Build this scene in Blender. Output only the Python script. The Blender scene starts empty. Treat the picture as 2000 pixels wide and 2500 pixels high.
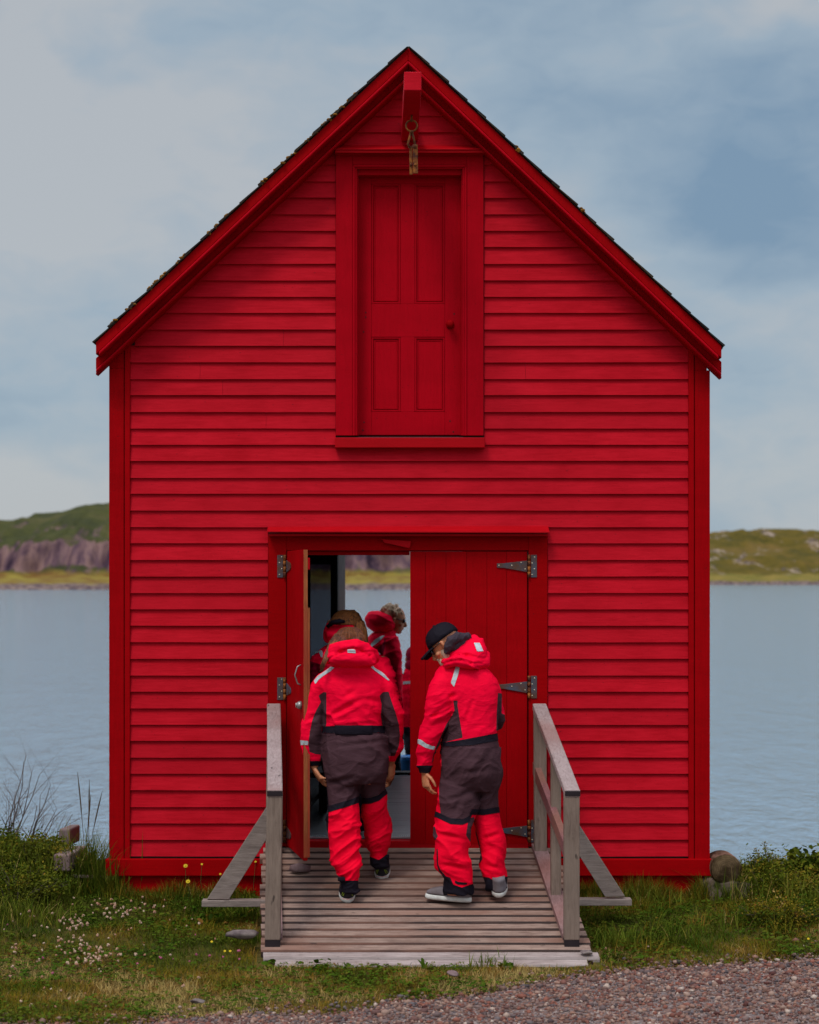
import bpy, bmesh, math, random
import numpy as np
from mathutils import Vector, Matrix, Quaternion
R = math.radians
C = bpy.context.scene.collection
sc = bpy.context.scene
rnd = random.Random(7)
rng = np.random.default_rng(7)

# ------------------------------------------------------------------ camera
F, D, ZC = 4912.0, 13.1, 2.2       # focal length in photo pixels, distance to the facade, eye height
cam_d = bpy.data.cameras.new('camera'); cam = bpy.data.objects.new('camera', cam_d); C.objects.link(cam)
cam.location = (0, -D, ZC); cam.rotation_euler = (R(90), 0, 0)
cam_d.sensor_fit = 'HORIZONTAL'; cam_d.sensor_width = 36; cam_d.lens = F / 2000 * 36
cam_d.shift_y = -(1250 - 1410) / 2000
cam_d.clip_start = 0.1; cam_d.clip_end = 20000
cam_d.dof.use_dof = True; cam_d.dof.focus_distance = 12.9; cam_d.dof.aperture_fstop = 3.6
sc.camera = cam

# ------------------------------------------------------------------ world: cloudy daylight
SUN_EL, SUN_AZ = 58.0, -30.0      # azimuth measured from behind the camera towards its left
w = bpy.data.worlds.new('World'); sc.world = w; w.use_nodes = True
nt = w.node_tree; nt.nodes.clear()
def N(t, **k):
    n = nt.nodes.new(t)
    for a, b in k.items(): setattr(n, a, b)
    return n
def L(a, b): nt.links.new(a, b)
def math_n(op, a, b=None, clamp=False):
    n = N('ShaderNodeMath', operation=op, use_clamp=clamp)
    for i, v in enumerate((a, b)):
        if v is None: continue
        if isinstance(v, (int, float)): n.inputs[i].default_value = v
        else: L(v, n.inputs[i])
    return n.outputs[0]
out = N('ShaderNodeOutputWorld'); bg = N('ShaderNodeBackground'); bg.inputs[1].default_value = 0.1
sky = N('ShaderNodeTexSky', sky_type='NISHITA'); sky.sun_disc = False
sky.sun_elevation = R(SUN_EL); sky.sun_rotation = R(180 + 30)
tc = N('ShaderNodeTexCoord'); sep = N('ShaderNodeSeparateXYZ'); L(tc.outputs['Generated'], sep.inputs[0])
mp = N('ShaderNodeMapping'); mp.inputs['Scale'].default_value = (1, 1, 2.0); mp.inputs['Location'].default_value = (.37, .2, .11); L(tc.outputs['Generated'], mp.inputs[0])
n1 = N('ShaderNodeTexNoise'); n1.inputs['Scale'].default_value = 5.5; n1.inputs['Detail'].default_value = 3; n1.inputs['Roughness'].default_value = .38; n1.inputs['Distortion'].default_value = .35; L(mp.outputs[0], n1.inputs[0])
n2 = N('ShaderNodeTexNoise'); n2.inputs['Scale'].default_value = 13; n2.inputs['Detail'].default_value = 3; n2.inputs['Roughness'].default_value = .4; L(mp.outputs[0], n2.inputs[0])
# cloud banks: soft patches placed by direction
def blob(px, py, rx, rz, amp):
    x, z = (px - 1000) / F, (1410 - py) / F
    l = math.sqrt(1 + x * x + z * z); x, y, z = x / l, 1 / l, z / l
    dx = math_n('DIVIDE', math_n('ADD', math_n('SUBTRACT', sep.outputs[0], x), math_n('MULTIPLY', math_n('SUBTRACT', n1.outputs[0], .5), .12)), rx / F)
    dz = math_n('DIVIDE', math_n('ADD', math_n('SUBTRACT', sep.outputs[2], z), math_n('MULTIPLY', math_n('SUBTRACT', n2.outputs[0], .5), .10)), rz / F)
    dy = math_n('MULTIPLY', math_n('SUBTRACT', sep.outputs[1], y), 3)
    q = math_n('ADD', math_n('ADD', math_n('MULTIPLY', dx, dx), math_n('MULTIPLY', dz, dz)), math_n('MULTIPLY', dy, dy))
    return math_n('MULTIPLY', math_n('EXPONENT', math_n('MULTIPLY', q, -1)), amp)
blue = math_n('MULTIPLY', math_n('SUBTRACT', n1.outputs[0], .5), 1.6)
blue = math_n('ADD', blue, math_n('MULTIPLY', math_n('SUBTRACT', n2.outputs[0], .5), .75))
for b in ((1900, 500, 460, 240, .34), (2010, 200, 240, 130, .22), (1500, 330, 480, 340, .26), (1000, 60, 500, 140, .34),
          (130, 420, 420, 420, -.30), (200, 170, 120, 60, .25), (1960, 20, 200, 60, -.45), (1800, 1150, 250, 180, .05),
          (80, 900, 200, 160, .12), (1850, 900, 200, 120, .20)):
    blue = math_n('ADD', blue, blob(*b))
n3 = N('ShaderNodeTexNoise'); n3.inputs['Scale'].default_value = 34; n3.inputs['Detail'].default_value = 5; n3.inputs['Roughness'].default_value = .55; n3.inputs['Distortion'].default_value = .5; L(mp.outputs[0], n3.inputs[0])
blue = math_n('ADD', blue, math_n('MULTIPLY', math_n('SUBTRACT', n3.outputs[0], .5), .6))
blue = math_n('ADD', blue, .22, True)
rp = N('ShaderNodeValToRGB'); L(blue, rp.inputs[0])
cr = rp.color_ramp; cr.elements[0].position = 0; cr.elements[0].color = (4.65, 4.95, 5.25, 1)
cr.elements[1].position = 1; cr.elements[1].color = (1.95, 3.0, 4.2, 1)
e = cr.elements.new(.45); e.color = (3.35, 4.25, 5.1, 1)
mx = N('ShaderNodeMix', data_type='RGBA'); mx.inputs[0].default_value = .9
L(sky.outputs[0], mx.inputs[6]); L(rp.outputs[0], mx.inputs[7])
# an overcast sky is brighter towards the zenith than at the horizon
up = N('ShaderNodeMapRange', interpolation_type='SMOOTHSTEP'); L(sep.outputs[2], up.inputs[0])
up.inputs[1].default_value = .28; up.inputs[2].default_value = .9; up.inputs[3].default_value = 1.0; up.inputs[4].default_value = 3.1
bk = N('ShaderNodeMapRange', interpolation_type='SMOOTHSTEP'); L(sep.outputs[1], bk.inputs[0])
bk.inputs[1].default_value = .5; bk.inputs[2].default_value = -.6; bk.inputs[3].default_value = 1.0; bk.inputs[4].default_value = 1.35
tot = math_n('MULTIPLY', up.outputs[0], bk.outputs[0])
vm = N('ShaderNodeVectorMath', operation='SCALE'); L(mx.outputs[2], vm.inputs[0]); L(tot, vm.inputs[3])
L(vm.outputs[0], bg.inputs[0]); L(bg.outputs[0], out.inputs[0])

sun_d = bpy.data.lights.new('sun', 'SUN'); sun = bpy.data.objects.new('sun', sun_d); C.objects.link(sun)
sun_d.energy = 1.5; sun_d.angle = R(14); sun_d.color = (1, .96, .9)
az = R(SUN_AZ); sd = Vector((math.sin(az) * math.cos(R(SUN_EL)), -math.cos(az) * math.cos(R(SUN_EL)), math.sin(R(SUN_EL))))
sun.rotation_euler = sd.to_track_quat('Z', 'Y').to_euler(); sun.location = (0, 0, 30)
sc.view_settings.view_transform = 'Standard'; sc.view_settings.look = 'None'; sc.view_settings.gamma = 1
sc.view_settings.exposure = 0.0
sc.cycles.max_bounces = 6; sc.cycles.diffuse_bounces = 3; sc.cycles.transparent_max_bounces = 8

# ------------------------------------------------------------------ helpers
def P(px, py, y=0.0):
    d = D + y
    return np.array(((px - 1000) * d / F, y, ZC - (py - 1410) * d / F))
def PZ(py, y=0.0): return ZC - (py - 1410) * (D + y) / F
def PXX(px, y=0.0): return (px - 1000) * (D + y) / F

def hash3(i, j, k, s):
    n = (i * 374761393 + j * 668265263 + k * 2147483647 + s * 1274126177) & 0xffffffff
    n = ((n ^ (n >> 13)) * 1274126177) & 0xffffffff
    return ((n ^ (n >> 16)) & 0xffff) / 65535.0
def vnoise(p, s=0):
    p = np.asarray(p, dtype=np.float64); f = np.floor(p); t = p - f; i = f.astype(np.int64)
    t = t * t * (3 - 2 * t); r = 0
    for a in (0, 1):
        for b in (0, 1):
            for c in (0, 1):
                wgt = (t[:, 0] if a else 1 - t[:, 0]) * (t[:, 1] if b else 1 - t[:, 1]) * (t[:, 2] if c else 1 - t[:, 2])
                r = r + wgt * hash3(i[:, 0] + a, i[:, 1] + b, i[:, 2] + c, s)
    return r
def fbm(p, s=0, o=3):
    p = np.asarray(p, float); r = 0; a = .5; tot = 0
    for k in range(o):
        r = r + a * vnoise(p * 2 ** k, s + k); tot += a; a *= .5
    return r / tot
def n1d(x, s=0): return float(vnoise(np.array([[x, .5, .5]]), s)[0])

class MB:
    """collects shapes; each face carries a number 'var' for per-piece variation"""
    def __init__(s): s.v = []; s.f = []; s.a = []; s.n = 0
    def add(s, V, Fs, var=None):
        if var is None: var = rnd.random()
        V = np.asarray(V, float); s.v.append(V)
        for f in Fs: s.f.append([i + s.n for i in f])
        s.a += [var] * len(Fs); s.n += len(V)
    def box(s, x0, x1, y0, y1, z0, z1, var=None, M=None):
        V = [(x, y, z) for z in (z0, z1) for y in (y0, y1) for x in (x0, x1)]
        if M is not None: V = [tuple(M @ Vector(v)) for v in V]
        s.add(V, [(0, 2, 3, 1), (4, 5, 7, 6), (0, 1, 5, 4), (2, 6, 7, 3), (0, 4, 6, 2), (1, 3, 7, 5)], var)
    def bar(s, a, b, wx, wy, var=None, side=(1, 0, 0)):
        """rectangular bar from a to b; wx across along 'side', wy the other way"""
        a = Vector(a); b = Vector(b); t = (b - a); ln = t.length; t.normalize()
        sx = Vector(side); sx = (sx - t * sx.dot(t)).normalized(); sy = t.cross(sx)
        M = Matrix((sx, sy, t)).transposed().to_4x4(); M.translation = a
        s.box(-wx / 2, wx / 2, -wy / 2, wy / 2, 0, ln, var, M)
    def prism(s, poly, y0, y1, var=None):
        """polygon in XZ (x,z) extruded from y0 to y1"""
        n = len(poly); A = sum(poly[i][0] * poly[(i + 1) % n][1] - poly[(i + 1) % n][0] * poly[i][1] for i in range(n))
        if A < 0: poly = poly[::-1]
        V = [(x, y0, z) for x, z in poly] + [(x, y1, z) for x, z in poly]
        fs = [tuple(range(n)), tuple(range(2 * n - 1, n - 1, -1))] + [(i, i + n, (i + 1) % n + n, (i + 1) % n) for i in range(n)]
        s.add(V, fs, var)
    def pxprism(s, pts, y0, y1, var=None):
        s.prism([(PXX(x, y0), PZ(z, y0)) for x, z in pts], y0, y1, var)
    def tube(s, pts, rad, n=8, var=None, cap=True):
        pts = [Vector(p) for p in pts]
        if not hasattr(rad, '__len__'): rad = [rad] * len(pts)
        V = []; up = None
        for i, p in enumerate(pts):
            t = (pts[min(i + 1, len(pts) - 1)] - pts[max(i - 1, 0)]).normalized()
            if up is None:
                up = Vector((0, 0, 1)) if abs(t.z) < .9 else Vector((1, 0, 0))
            sx = (up - t * up.dot(t)).normalized(); up = sx; sy = t.cross(sx)
            r = rad[i]; r1, r2 = r if hasattr(r, '__len__') else (r, r)
            for k in range(n):
                a = 2 * math.pi * k / n; V.append(p + sx * math.cos(a) * r1 + sy * math.sin(a) * r2)
        fs = []
        for i in range(len(pts) - 1):
            for k in range(n):
                a = i * n + k; b = i * n + (k + 1) % n; fs.append((a, b, b + n, a + n))
        if cap: fs.append(tuple(range(n - 1, -1, -1))); m = (len(pts) - 1) * n; fs.append(tuple(range(m, m + n)))
        s.add(V, fs, var)
    def ball(s, c, r, n=12, m=8, var=None, M=None):
        """ellipsoid"""
        r = r if hasattr(r, '__len__') else (r, r, r); V = [(0, 0, 1)]
        for j in range(1, m):
            for k in range(n):
                th = math.pi * j / m; ph = 2 * math.pi * k / n
                V.append((math.sin(th) * math.cos(ph), math.sin(th) * math.sin(ph), math.cos(th)))
        V.append((0, 0, -1)); V = [Vector((a[0] * r[0], a[1] * r[1], a[2] * r[2])) for a in V]
        if M is not None: V = [M @ v for v in V]
        V = [v + Vector(c) for v in V]; fs = [(0, 1 + k, 1 + (k + 1) % n) for k in range(n)]
        for j in range(m - 2):
            for k in range(n):
                a = 1 + j * n + k; b = 1 + j * n + (k + 1) % n; fs.append((a, a + n, b + n, b))
        q = 1 + (m - 2) * n
        fs += [(q + k, len(V) - 1, q + (k + 1) % n) for k in range(n)]
        s.add(V, fs, var)
    def loft(s, rings, var=None):
        """rings: list of equal-length point lists, closed with fans"""
        n = len(rings[0]); V = [p for r_ in rings for p in r_]; fs = []
        for i in range(len(rings) - 1):
            for k in range(n):
                a = i * n + k; b = i * n + (k + 1) % n; fs.append((a, b, b + n, a + n))
        c0 = np.mean(np.array(rings[0], float), axis=0); c1 = np.mean(np.array(rings[-1], float), axis=0)
        V = [tuple(v) for v in V] + [tuple(c0), tuple(c1)]; q = len(V)
        m = (len(rings) - 1) * n
        fs += [((k + 1) % n, k, q - 2) for k in range(n)] + [(m + k, m + (k + 1) % n, q - 1) for k in range(n)]
        s.add(V, fs, var)
    def arrays(s): return np.concatenate(s.v), s.f, s.a

LOC = {}
def link(o, parent): 
    C.objects.link(o)
    if parent is not None: o.parent = parent
def wloc(o):
    return LOC.get(o.as_pointer(), np.zeros(3)) if o is not None else np.zeros(3)
def newmesh(name, V, Fs, mat, parent=None, smooth=False, var=None, bevel=0, origin=None):
    V = np.asarray(V, float)
    base = wloc(parent)
    if origin is None:
        origin = base if parent is not None else np.array(((V[:, 0].min() + V[:, 0].max()) / 2, (V[:, 1].min() + V[:, 1].max()) / 2, V[:, 2].min()))
    me = bpy.data.meshes.new(name)
    if isinstance(Fs, np.ndarray):
        Vl = (V - origin).astype(np.float32); k = Fs.shape[1]
        me.vertices.add(len(Vl)); me.vertices.foreach_set('co', Vl.ravel())
        me.loops.add(Fs.size); me.loops.foreach_set('vertex_index', Fs.astype(np.int32).ravel())
        me.polygons.add(len(Fs)); me.polygons.foreach_set('loop_start', np.arange(0, Fs.size, k, dtype=np.int32))
        me.update(calc_edges=True)
    else:
        me.from_pydata([tuple(p) for p in (V - origin)], [], [tuple(f) for f in Fs]); me.update()
    if var is not None:
        a = me.attributes.new('var', 'FLOAT', 'FACE'); a.data.foreach_set('value', np.asarray(var, np.float32))
    if smooth: me.polygons.foreach_set('use_smooth', [True] * len(me.polygons))
    me.materials.append(mat)
    o = bpy.data.objects.new(name, me); link(o, parent)
    o.location = origin - base; LOC[o.as_pointer()] = np.array(origin, float)
    if bevel:
        b = o.modifiers.new('bevel', 'BEVEL'); b.width = bevel; b.segments = 2; b.limit_method = 'ANGLE'; b.angle_limit = R(40)
    return o
def mk(name, mb, mat, parent=None, smooth=False, bevel=0):
    V, Fs, a = mb.arrays(); return newmesh(name, V, Fs, mat, parent, smooth, a, bevel)
def thing(name, loc):
    o = bpy.data.objects.new(name, None); C.objects.link(o); o.location = loc; o.empty_display_size = .1
    LOC[o.as_pointer()] = np.array(loc, float); return o
def tag(o, label=None, cat=None, group=None, kind=None):
    if label: o['label'] = label
    if cat: o['category'] = cat
    if group: o['group'] = group
    if kind: o['kind'] = kind
    return o

# ------------------------------------------------------------------ materials
def matbase(name, rough=.6, spec=.3):
    global nt
    m = bpy.data.materials.new(name); m.use_nodes = True; nt = m.node_tree; nt.nodes.clear()
    o = N('ShaderNodeOutputMaterial'); b = N('ShaderNodeBsdfPrincipled'); L(b.outputs[0], o.inputs[0])
    b.inputs['Roughness'].default_value = rough; b.inputs['Specular IOR Level'].default_value = spec
    return m, b
def noise(scale=(1, 1, 1), s=5, det=4, rough=.55, dist=0, loc=(0, 0, 0)):
    t = N('ShaderNodeTexCoord'); m = N('ShaderNodeMapping'); m.inputs['Scale'].default_value = scale; m.inputs['Location'].default_value = loc
    L(t.outputs['Object'], m.inputs[0]); n = N('ShaderNodeTexNoise'); L(m.outputs[0], n.inputs[0])
    n.inputs['Scale'].default_value = s; n.inputs['Detail'].default_value = det; n.inputs['Roughness'].default_value = rough; n.inputs['Distortion'].default_value = dist
    return n.outputs[0]
def ramp(f, stops):
    r = N('ShaderNodeValToRGB'); L(f, r.inputs[0]); e = r.color_ramp.elements
    e[0].position, e[0].color = stops[0][0], tuple(stops[0][1]) + (1,)
    e[1].position, e[1].color = stops[-1][0], tuple(stops[-1][1]) + (1,)
    for p, c in stops[1:-1]: q = e.new(p); q.color = tuple(c) + (1,)
    return r.outputs[0]
def mixc(f, a, b, mode='MIX'):
    m = N('ShaderNodeMix', data_type='RGBA', blend_type=mode)
    for i, v in ((0, f), (6, a), (7, b)):
        if isinstance(v, (int, float)): m.inputs[i].default_value = v
        elif isinstance(v, tuple): m.inputs[i].default_value = v + (1,)
        else: L(v, m.inputs[i])
    return m.outputs[2]
def bump(b, f, strength=.3, dist=.01, prev=None):
    n = N('ShaderNodeBump'); n.inputs['Strength'].default_value = strength; n.inputs['Distance'].default_value = dist
    L(f, n.inputs['Height'])
    if prev is not None: L(prev, n.inputs['Normal'])
    L(n.outputs[0], b.inputs['Normal']); return n.outputs[0]
def varattr():
    a = N('ShaderNodeAttribute'); a.attribute_name = 'var'; return a.outputs['Fac']

def paint(name, c, c2, axis='x', rough=.55, spec=.25, grain=.25, chips=0.0):
    m, b = matbase(name, rough, spec)
    sc1 = {'x': (1, 8, 14), 'z': (14, 8, 1)}[axis]
    patch = noise((1, 1, 2), 3.2, 5, .6); streak = noise(sc1, 6, 6, .65, .4)
    f = math_n('ADD', math_n('MULTIPLY', patch, .5), math_n('MULTIPLY', streak, .5))
    col = ramp(f, ((.37, c2), (.62, c)))
    v = varattr(); col = mixc(math_n('MULTIPLY', v, .38), col, tuple(x * .62 for x in c))
    spk = noise((1, 1, 1.6), 48, 3, .6, 0, (3, 1, 2)); sm = N('ShaderNodeMapRange'); L(spk, sm.inputs[0]); sm.inputs[1].default_value = .68; sm.inputs[2].default_value = .74
    col = mixc(math_n('MULTIPLY', sm.outputs[0], .75), col, (.10, .005, .008))
    if chips:
        ch = noise(sc1, 9, 5, .7, .6, (5, 7, 9)); cm = N('ShaderNodeMapRange'); L(ch, cm.inputs[0]); cm.inputs[1].default_value = .70; cm.inputs[2].default_value = .73
        col = mixc(math_n('MULTIPLY', cm.outputs[0], chips), col, (.42, .18, .16))
    L(col, b.inputs['Base Color'])
    g = noise(sc1, 22, 5, .7, .2)
    p = bump(b, g, grain, .004); bump(b, patch, .25, .012, p)
    return m
RED = paint('red_clapboard_paint', (.53, .0050, .016), (.38, .0006, .007), 'x', .65, .07, .35)
TRIM = paint('red_trim_paint', (.36, .0005, .003), (.28, .0004, .002), 'z', .65, .035, .3)
CASEP = paint('red_casing_paint', (.43, .0008, .008), (.36, .0006, .006), 'z', .65, .04, .3)
TRIMX = paint('red_trim_paint_level', (.34, .0005, .0022), (.28, .0003, .0015), 'x', .65, .03, .3)
SILL = paint('red_sill_paint', (.42, .0015, .006), (.35, .001, .004), 'x', .6, .07, .3, .12)

def woodmat(name, light, dark, axis='x', tint=None, rough=.75, spec=.25, knots=True, var_amt=.5, grime_shade=False):
    m, b = matbase(name, rough, spec)
    s1 = {'x': (1, 10, 10), 'y': (10, 1, 10), 'z': (10, 10, 1)}[axis]
    v = varattr()
    t = N('ShaderNodeTexCoord'); add = N('ShaderNodeVectorMath', operation='ADD'); L(t.outputs['Object'], add.inputs[0])
    cv = N('ShaderNodeCombineXYZ'); L(math_n('MULTIPLY', v, 37.0), cv.inputs[0]); L(math_n('MULTIPLY', v, 11.0), cv.inputs[1]); L(math_n('MULTIPLY', v, 5.0), cv.inputs[2]); L(cv.outputs[0], add.inputs[1])
    def nz(s, det, ro, dist, sx=s1):
        mpp = N('ShaderNodeMapping'); mpp.inputs['Scale'].default_value = sx; L(add.outputs[0], mpp.inputs[0])
        n = N('ShaderNodeTexNoise'); L(mpp.outputs[0], n.inputs[0]); n.inputs['Scale'].default_value = s
        n.inputs['Detail'].default_value = det; n.inputs['Roughness'].default_value = ro; n.inputs['Distortion'].default_value = dist; return n.outputs[0]
    grain = nz(7, 6, .7, .8); patch = nz(2.6, 4, .6, .3, (1, 1, 1))
    col = ramp(math_n('ADD', math_n('MULTIPLY', grain, .62), math_n('MULTIPLY', patch, .38)), ((.36, dark), (.60, light)))
    col = mixc(math_n('MULTIPLY', v, var_amt), col, tuple(x * .38 for x in light))
    if grime_shade:
        gm = N('ShaderNodeMath', operation='GREATER_THAN'); L(v, gm.inputs[0]); gm.inputs[1].default_value = .9; col = mixc(math_n('MULTIPLY', gm.outputs[0], .93), col, (.022, .009, .007))  # near-black brown: damp edge grime plus gap shade painted into the colour
    if tint:
        tn = nz(1.6, 3, .5, 0, (1, 1, 1)); tm = N('ShaderNodeMapRange'); L(tn, tm.inputs[0]); tm.inputs[1].default_value = .46; tm.inputs[2].default_value = .62
        col = mixc(math_n('MULTIPLY', tm.outputs[0], .55), col, tint)
    if knots:
        kn = nz(11, 2, .5, 0, {'x': (1, 2.5, 2.5), 'y': (2.5, 1, 2.5), 'z': (2.5, 2.5, 1)}[axis]); km = N('ShaderNodeMapRange'); L(kn, km.inputs[0]); km.inputs[1].default_value = .68; km.inputs[2].default_value = .76
        col = mixc(math_n('MULTIPLY', km.outputs[0], .8), col, tuple(x * .25 for x in dark))
    L(col, b.inputs['Base Color']); bump(b, grain, .5, .006); return m
DECK = woodmat('weathered_deck_wood', (.34, .225, .175), (.12, .064, .048), 'x', (.20, .085, .055), var_amt=.8, grime_shade=True)
DECKNEW = woodmat('pale_grey_board', (.40, .31, .285), (.17, .12, .105), 'x', None)
POST = woodmat('weathered_post_wood', (.255, .175, .135), (.115, .073, .055), 'z', (.21, .15, .115), var_amt=.25)
KICK = woodmat('kick_board_wood', (.27, .155, .145), (.13, .065, .06), 'y', (.22, .08, .06), var_amt=.15)
CAP = woodmat('weathered_rail_wood', (.36, .27, .255), (.20, .14, .13), 'y', (.26, .12, .10), var_amt=.15)
BRACE = woodmat('weathered_brace_wood', (.27, .205, .175), (.14, .10, .085), 'x', None, var_amt=.2)
REDDISH = woodmat('reddish_rail_wood', (.25, .10, .10), (.13, .05, .05), 'y', (.2, .09, .05), var_amt=.2)
FRESH = woodmat('bare_orange_wood', (.36, .10, .03), (.17, .035, .012), 'z', (.33, .02, .01), .7, .2, False, .15)
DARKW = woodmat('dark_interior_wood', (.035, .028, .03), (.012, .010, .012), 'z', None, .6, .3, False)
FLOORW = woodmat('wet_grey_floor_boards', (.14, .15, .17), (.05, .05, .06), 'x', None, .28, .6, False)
SHINGLE = woodmat('dark_roof_shingle', (.045, .035, .032), (.015, .012, .012), 'z', (.05, .035, .015), .9, .1, False)
TIMBER = woodmat('old_timber', (.30, .21, .20), (.12, .075, .07), 'z', (.22, .10, .06))
LOG = woodmat('brown_log', (.14, .085, .05), (.05, .03, .018), 'y', (.11, .06, .05))

def plain(name, c, rough=.6, spec=.3, metal=0, var=None, bmp=0, bs=60, c2=None, ns=8, nsc=(1, 1, 1)):
    m, b = matbase(name, rough, spec); b.inputs['Metallic'].default_value = metal
    if c2 is None: c2 = tuple(x * .7 for x in c)
    col = ramp(noise(nsc, ns, 5, .6), ((.38, c2), (.62, c)))
    L(col, b.inputs['Base Color'])
    if bmp: bump(b, noise(nsc, bs, 4, .6), bmp, .004)
    return m
STEEL = plain('blued_steel_hinge', (.055, .065, .09), .6, .3, .0, c2=(.09, .035, .015), ns=11, bmp=.3)
RUSTM = plain('rusty_iron', (.30, .095, .018), .85, .2, 0, c2=(.07, .02, .012), ns=20, bmp=.6)
BRASS = plain('screw_head', (.5, .42, .3), .45, .5, .5)
CHROME = plain('polished_metal', (.36, .33, .31), .4, .5, .6)
DARKTAPE = plain('dark_tar_end', (.022, .014, .016), .8, .2)
LICHEN = plain('orange_lichen', (.30, .13, .015), .95, .1, c2=(.10, .045, .012), ns=40, bmp=.5)
STONE = plain('grey_stone', (.22, .17, .15), .85, .2, c2=(.10, .07, .07), ns=14, bmp=.6, bs=40)
SLATE = plain('reddish_slate', (.24, .16, .155), .8, .2, c2=(.12, .065, .065), ns=9, bmp=.6, bs=30)
ROCK = plain('bank_rock', (.13, .090, .070), .95, .03, c2=(.022, .022, .007), ns=12, bmp=.8, bs=25)
BLUEP = plain('blue_plastic', (.01, .17, .50), .4, .4)
GRATE = plain('aluminium_grating', (.42, .42, .44), .4, .5, .5)
WHITEC = plain('pale_canvas', (.5, .5, .46), .8, .2)
# ------------------------------------------------------------------ ground, water, far shores
def gz(x, y):
    x = np.asarray(x, float); y = np.asarray(y, float)
    z = np.where(y > -1.73, .133 + .0769 * y, .02 * (y + 1.73))
    z = np.where(y < -4, -.045 + 0 * y, z)
    def ss(a, b, v): t = np.clip((v - a) / (b - a), 0, 1); return t * t * (3 - 2 * t)
    z = z - ss(.45, 5.5, y) * 2.1
    z = z + .16 * ss(-1.9, -2.8, x) * ss(-1.6, .2, y) * (1 - ss(.8, 2, y)) + .05 * ss(2.2, 2.9, x) * ss(-1.4, .2, y)
    pp = np.stack([x.ravel() * 1.3, y.ravel() * 1.3, 0 * x.ravel() + 3.3], 1)
    z = z + ((fbm(pp, 11, 3) - .5) * .05).reshape(x.shape) * ss(1.0, 1.4, np.abs(x)) + ((vnoise(pp * 7, 4) - .5) * .012).reshape(x.shape)
    return z
xs = np.concatenate([[-160, -60, -25, -12, -8], np.arange(-6, 6.01, .08), [8, 12, 25, 60, 160]])
ys = np.concatenate([[-160, -60, -25, -14, -9], np.arange(-6, 7.01, .08)])
GX, GY = np.meshgrid(xs, ys); GZ = gz(GX, GY)
def gridfaces(nr, nc):
    i = np.arange(nr * nc).reshape(nr, nc)
    return np.stack([i[:-1, :-1].ravel(), i[:-1, 1:].ravel(), i[1:, 1:].ravel(), i[1:, :-1].ravel()], 1)
m, b = matbase('turf_soil', .95, .1)
col = ramp(noise((1, 1, 1), 3.0, 6, .65, .3), ((.36, (.035, .042, .006)), (.5, (.085, .065, .010)), (.64, (.13, .065, .016))))
L(mixc(.35, col, ramp(noise((1, 1, 1), 60, 3, .7), ((.4, (.012, .015, .006)), (.6, (.11, .085, .03))))), b.inputs['Base Color']); bump(b, noise((1, 1, 1), 45, 4, .7), .8, .02)
ground = newmesh('ground', np.stack([GX.ravel(), GY.ravel(), GZ.ravel()], 1), gridfaces(len(ys), len(xs)), m, None, True, origin=np.zeros(3)); tag(ground, kind='structure')

GEDGE = [(-3.2, -3.15), (-1.5, -3.10), (-1.1, -3.0), (-.82, -2.91), (-.39, -2.88), (-.18, -2.75), (-.08, -2.62), (.16, -2.59), (.35, -2.5), (.73, -2.16), (.89, -2.08), (1.28, -1.85), (1.62, -1.75), (1.93, -1.68), (2.35, -1.56), (3.2, -1.4), (6, -1.2)]
def gedge(x): return np.interp(x, [a[0] for a in GEDGE], [a[1] for a in GEDGE]) + .05 * (fbm(np.stack([np.asarray(x) * 5, 0 * np.asarray(x), 0 * np.asarray(x)], 1), 8, 2) - .5)
gx = np.arange(-6, 6.01, .05); tt = np.linspace(0, 1, 60) ** 1.5
ge = gedge(gx); QX = np.tile(gx, (60, 1)); QY = ge[None, :] * (1 - tt[:, None]) + (-12) * tt[:, None]
QZ = gz(QX, QY) + .006
m, b = matbase('gravel_bed', .9, .2)
vo = N('ShaderNodeTexVoronoi'); vo.inputs['Scale'].default_value = 70; t_ = N('ShaderNodeTexCoord'); L(t_.outputs['Object'], vo.inputs[0])
sp_ = N('ShaderNodeSeparateColor'); L(vo.outputs['Color'], sp_.inputs[0])
L(ramp(sp_.outputs[0], ((0, (.10, .07, .065)), (.4, (.20, .11, .085)), (.7, (.12, .10, .10)), (1, (.32, .24, .21)))), b.inputs['Base Color']); bump(b, vo.outputs['Distance'], .8, .01)
gp = newmesh('gravel_path', np.stack([QX.ravel(), QY.ravel(), QZ.ravel()], 1), gridfaces(60, len(gx))[:, ::-1], m, None, True, origin=np.zeros(3)); tag(gp, kind='structure')

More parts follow.
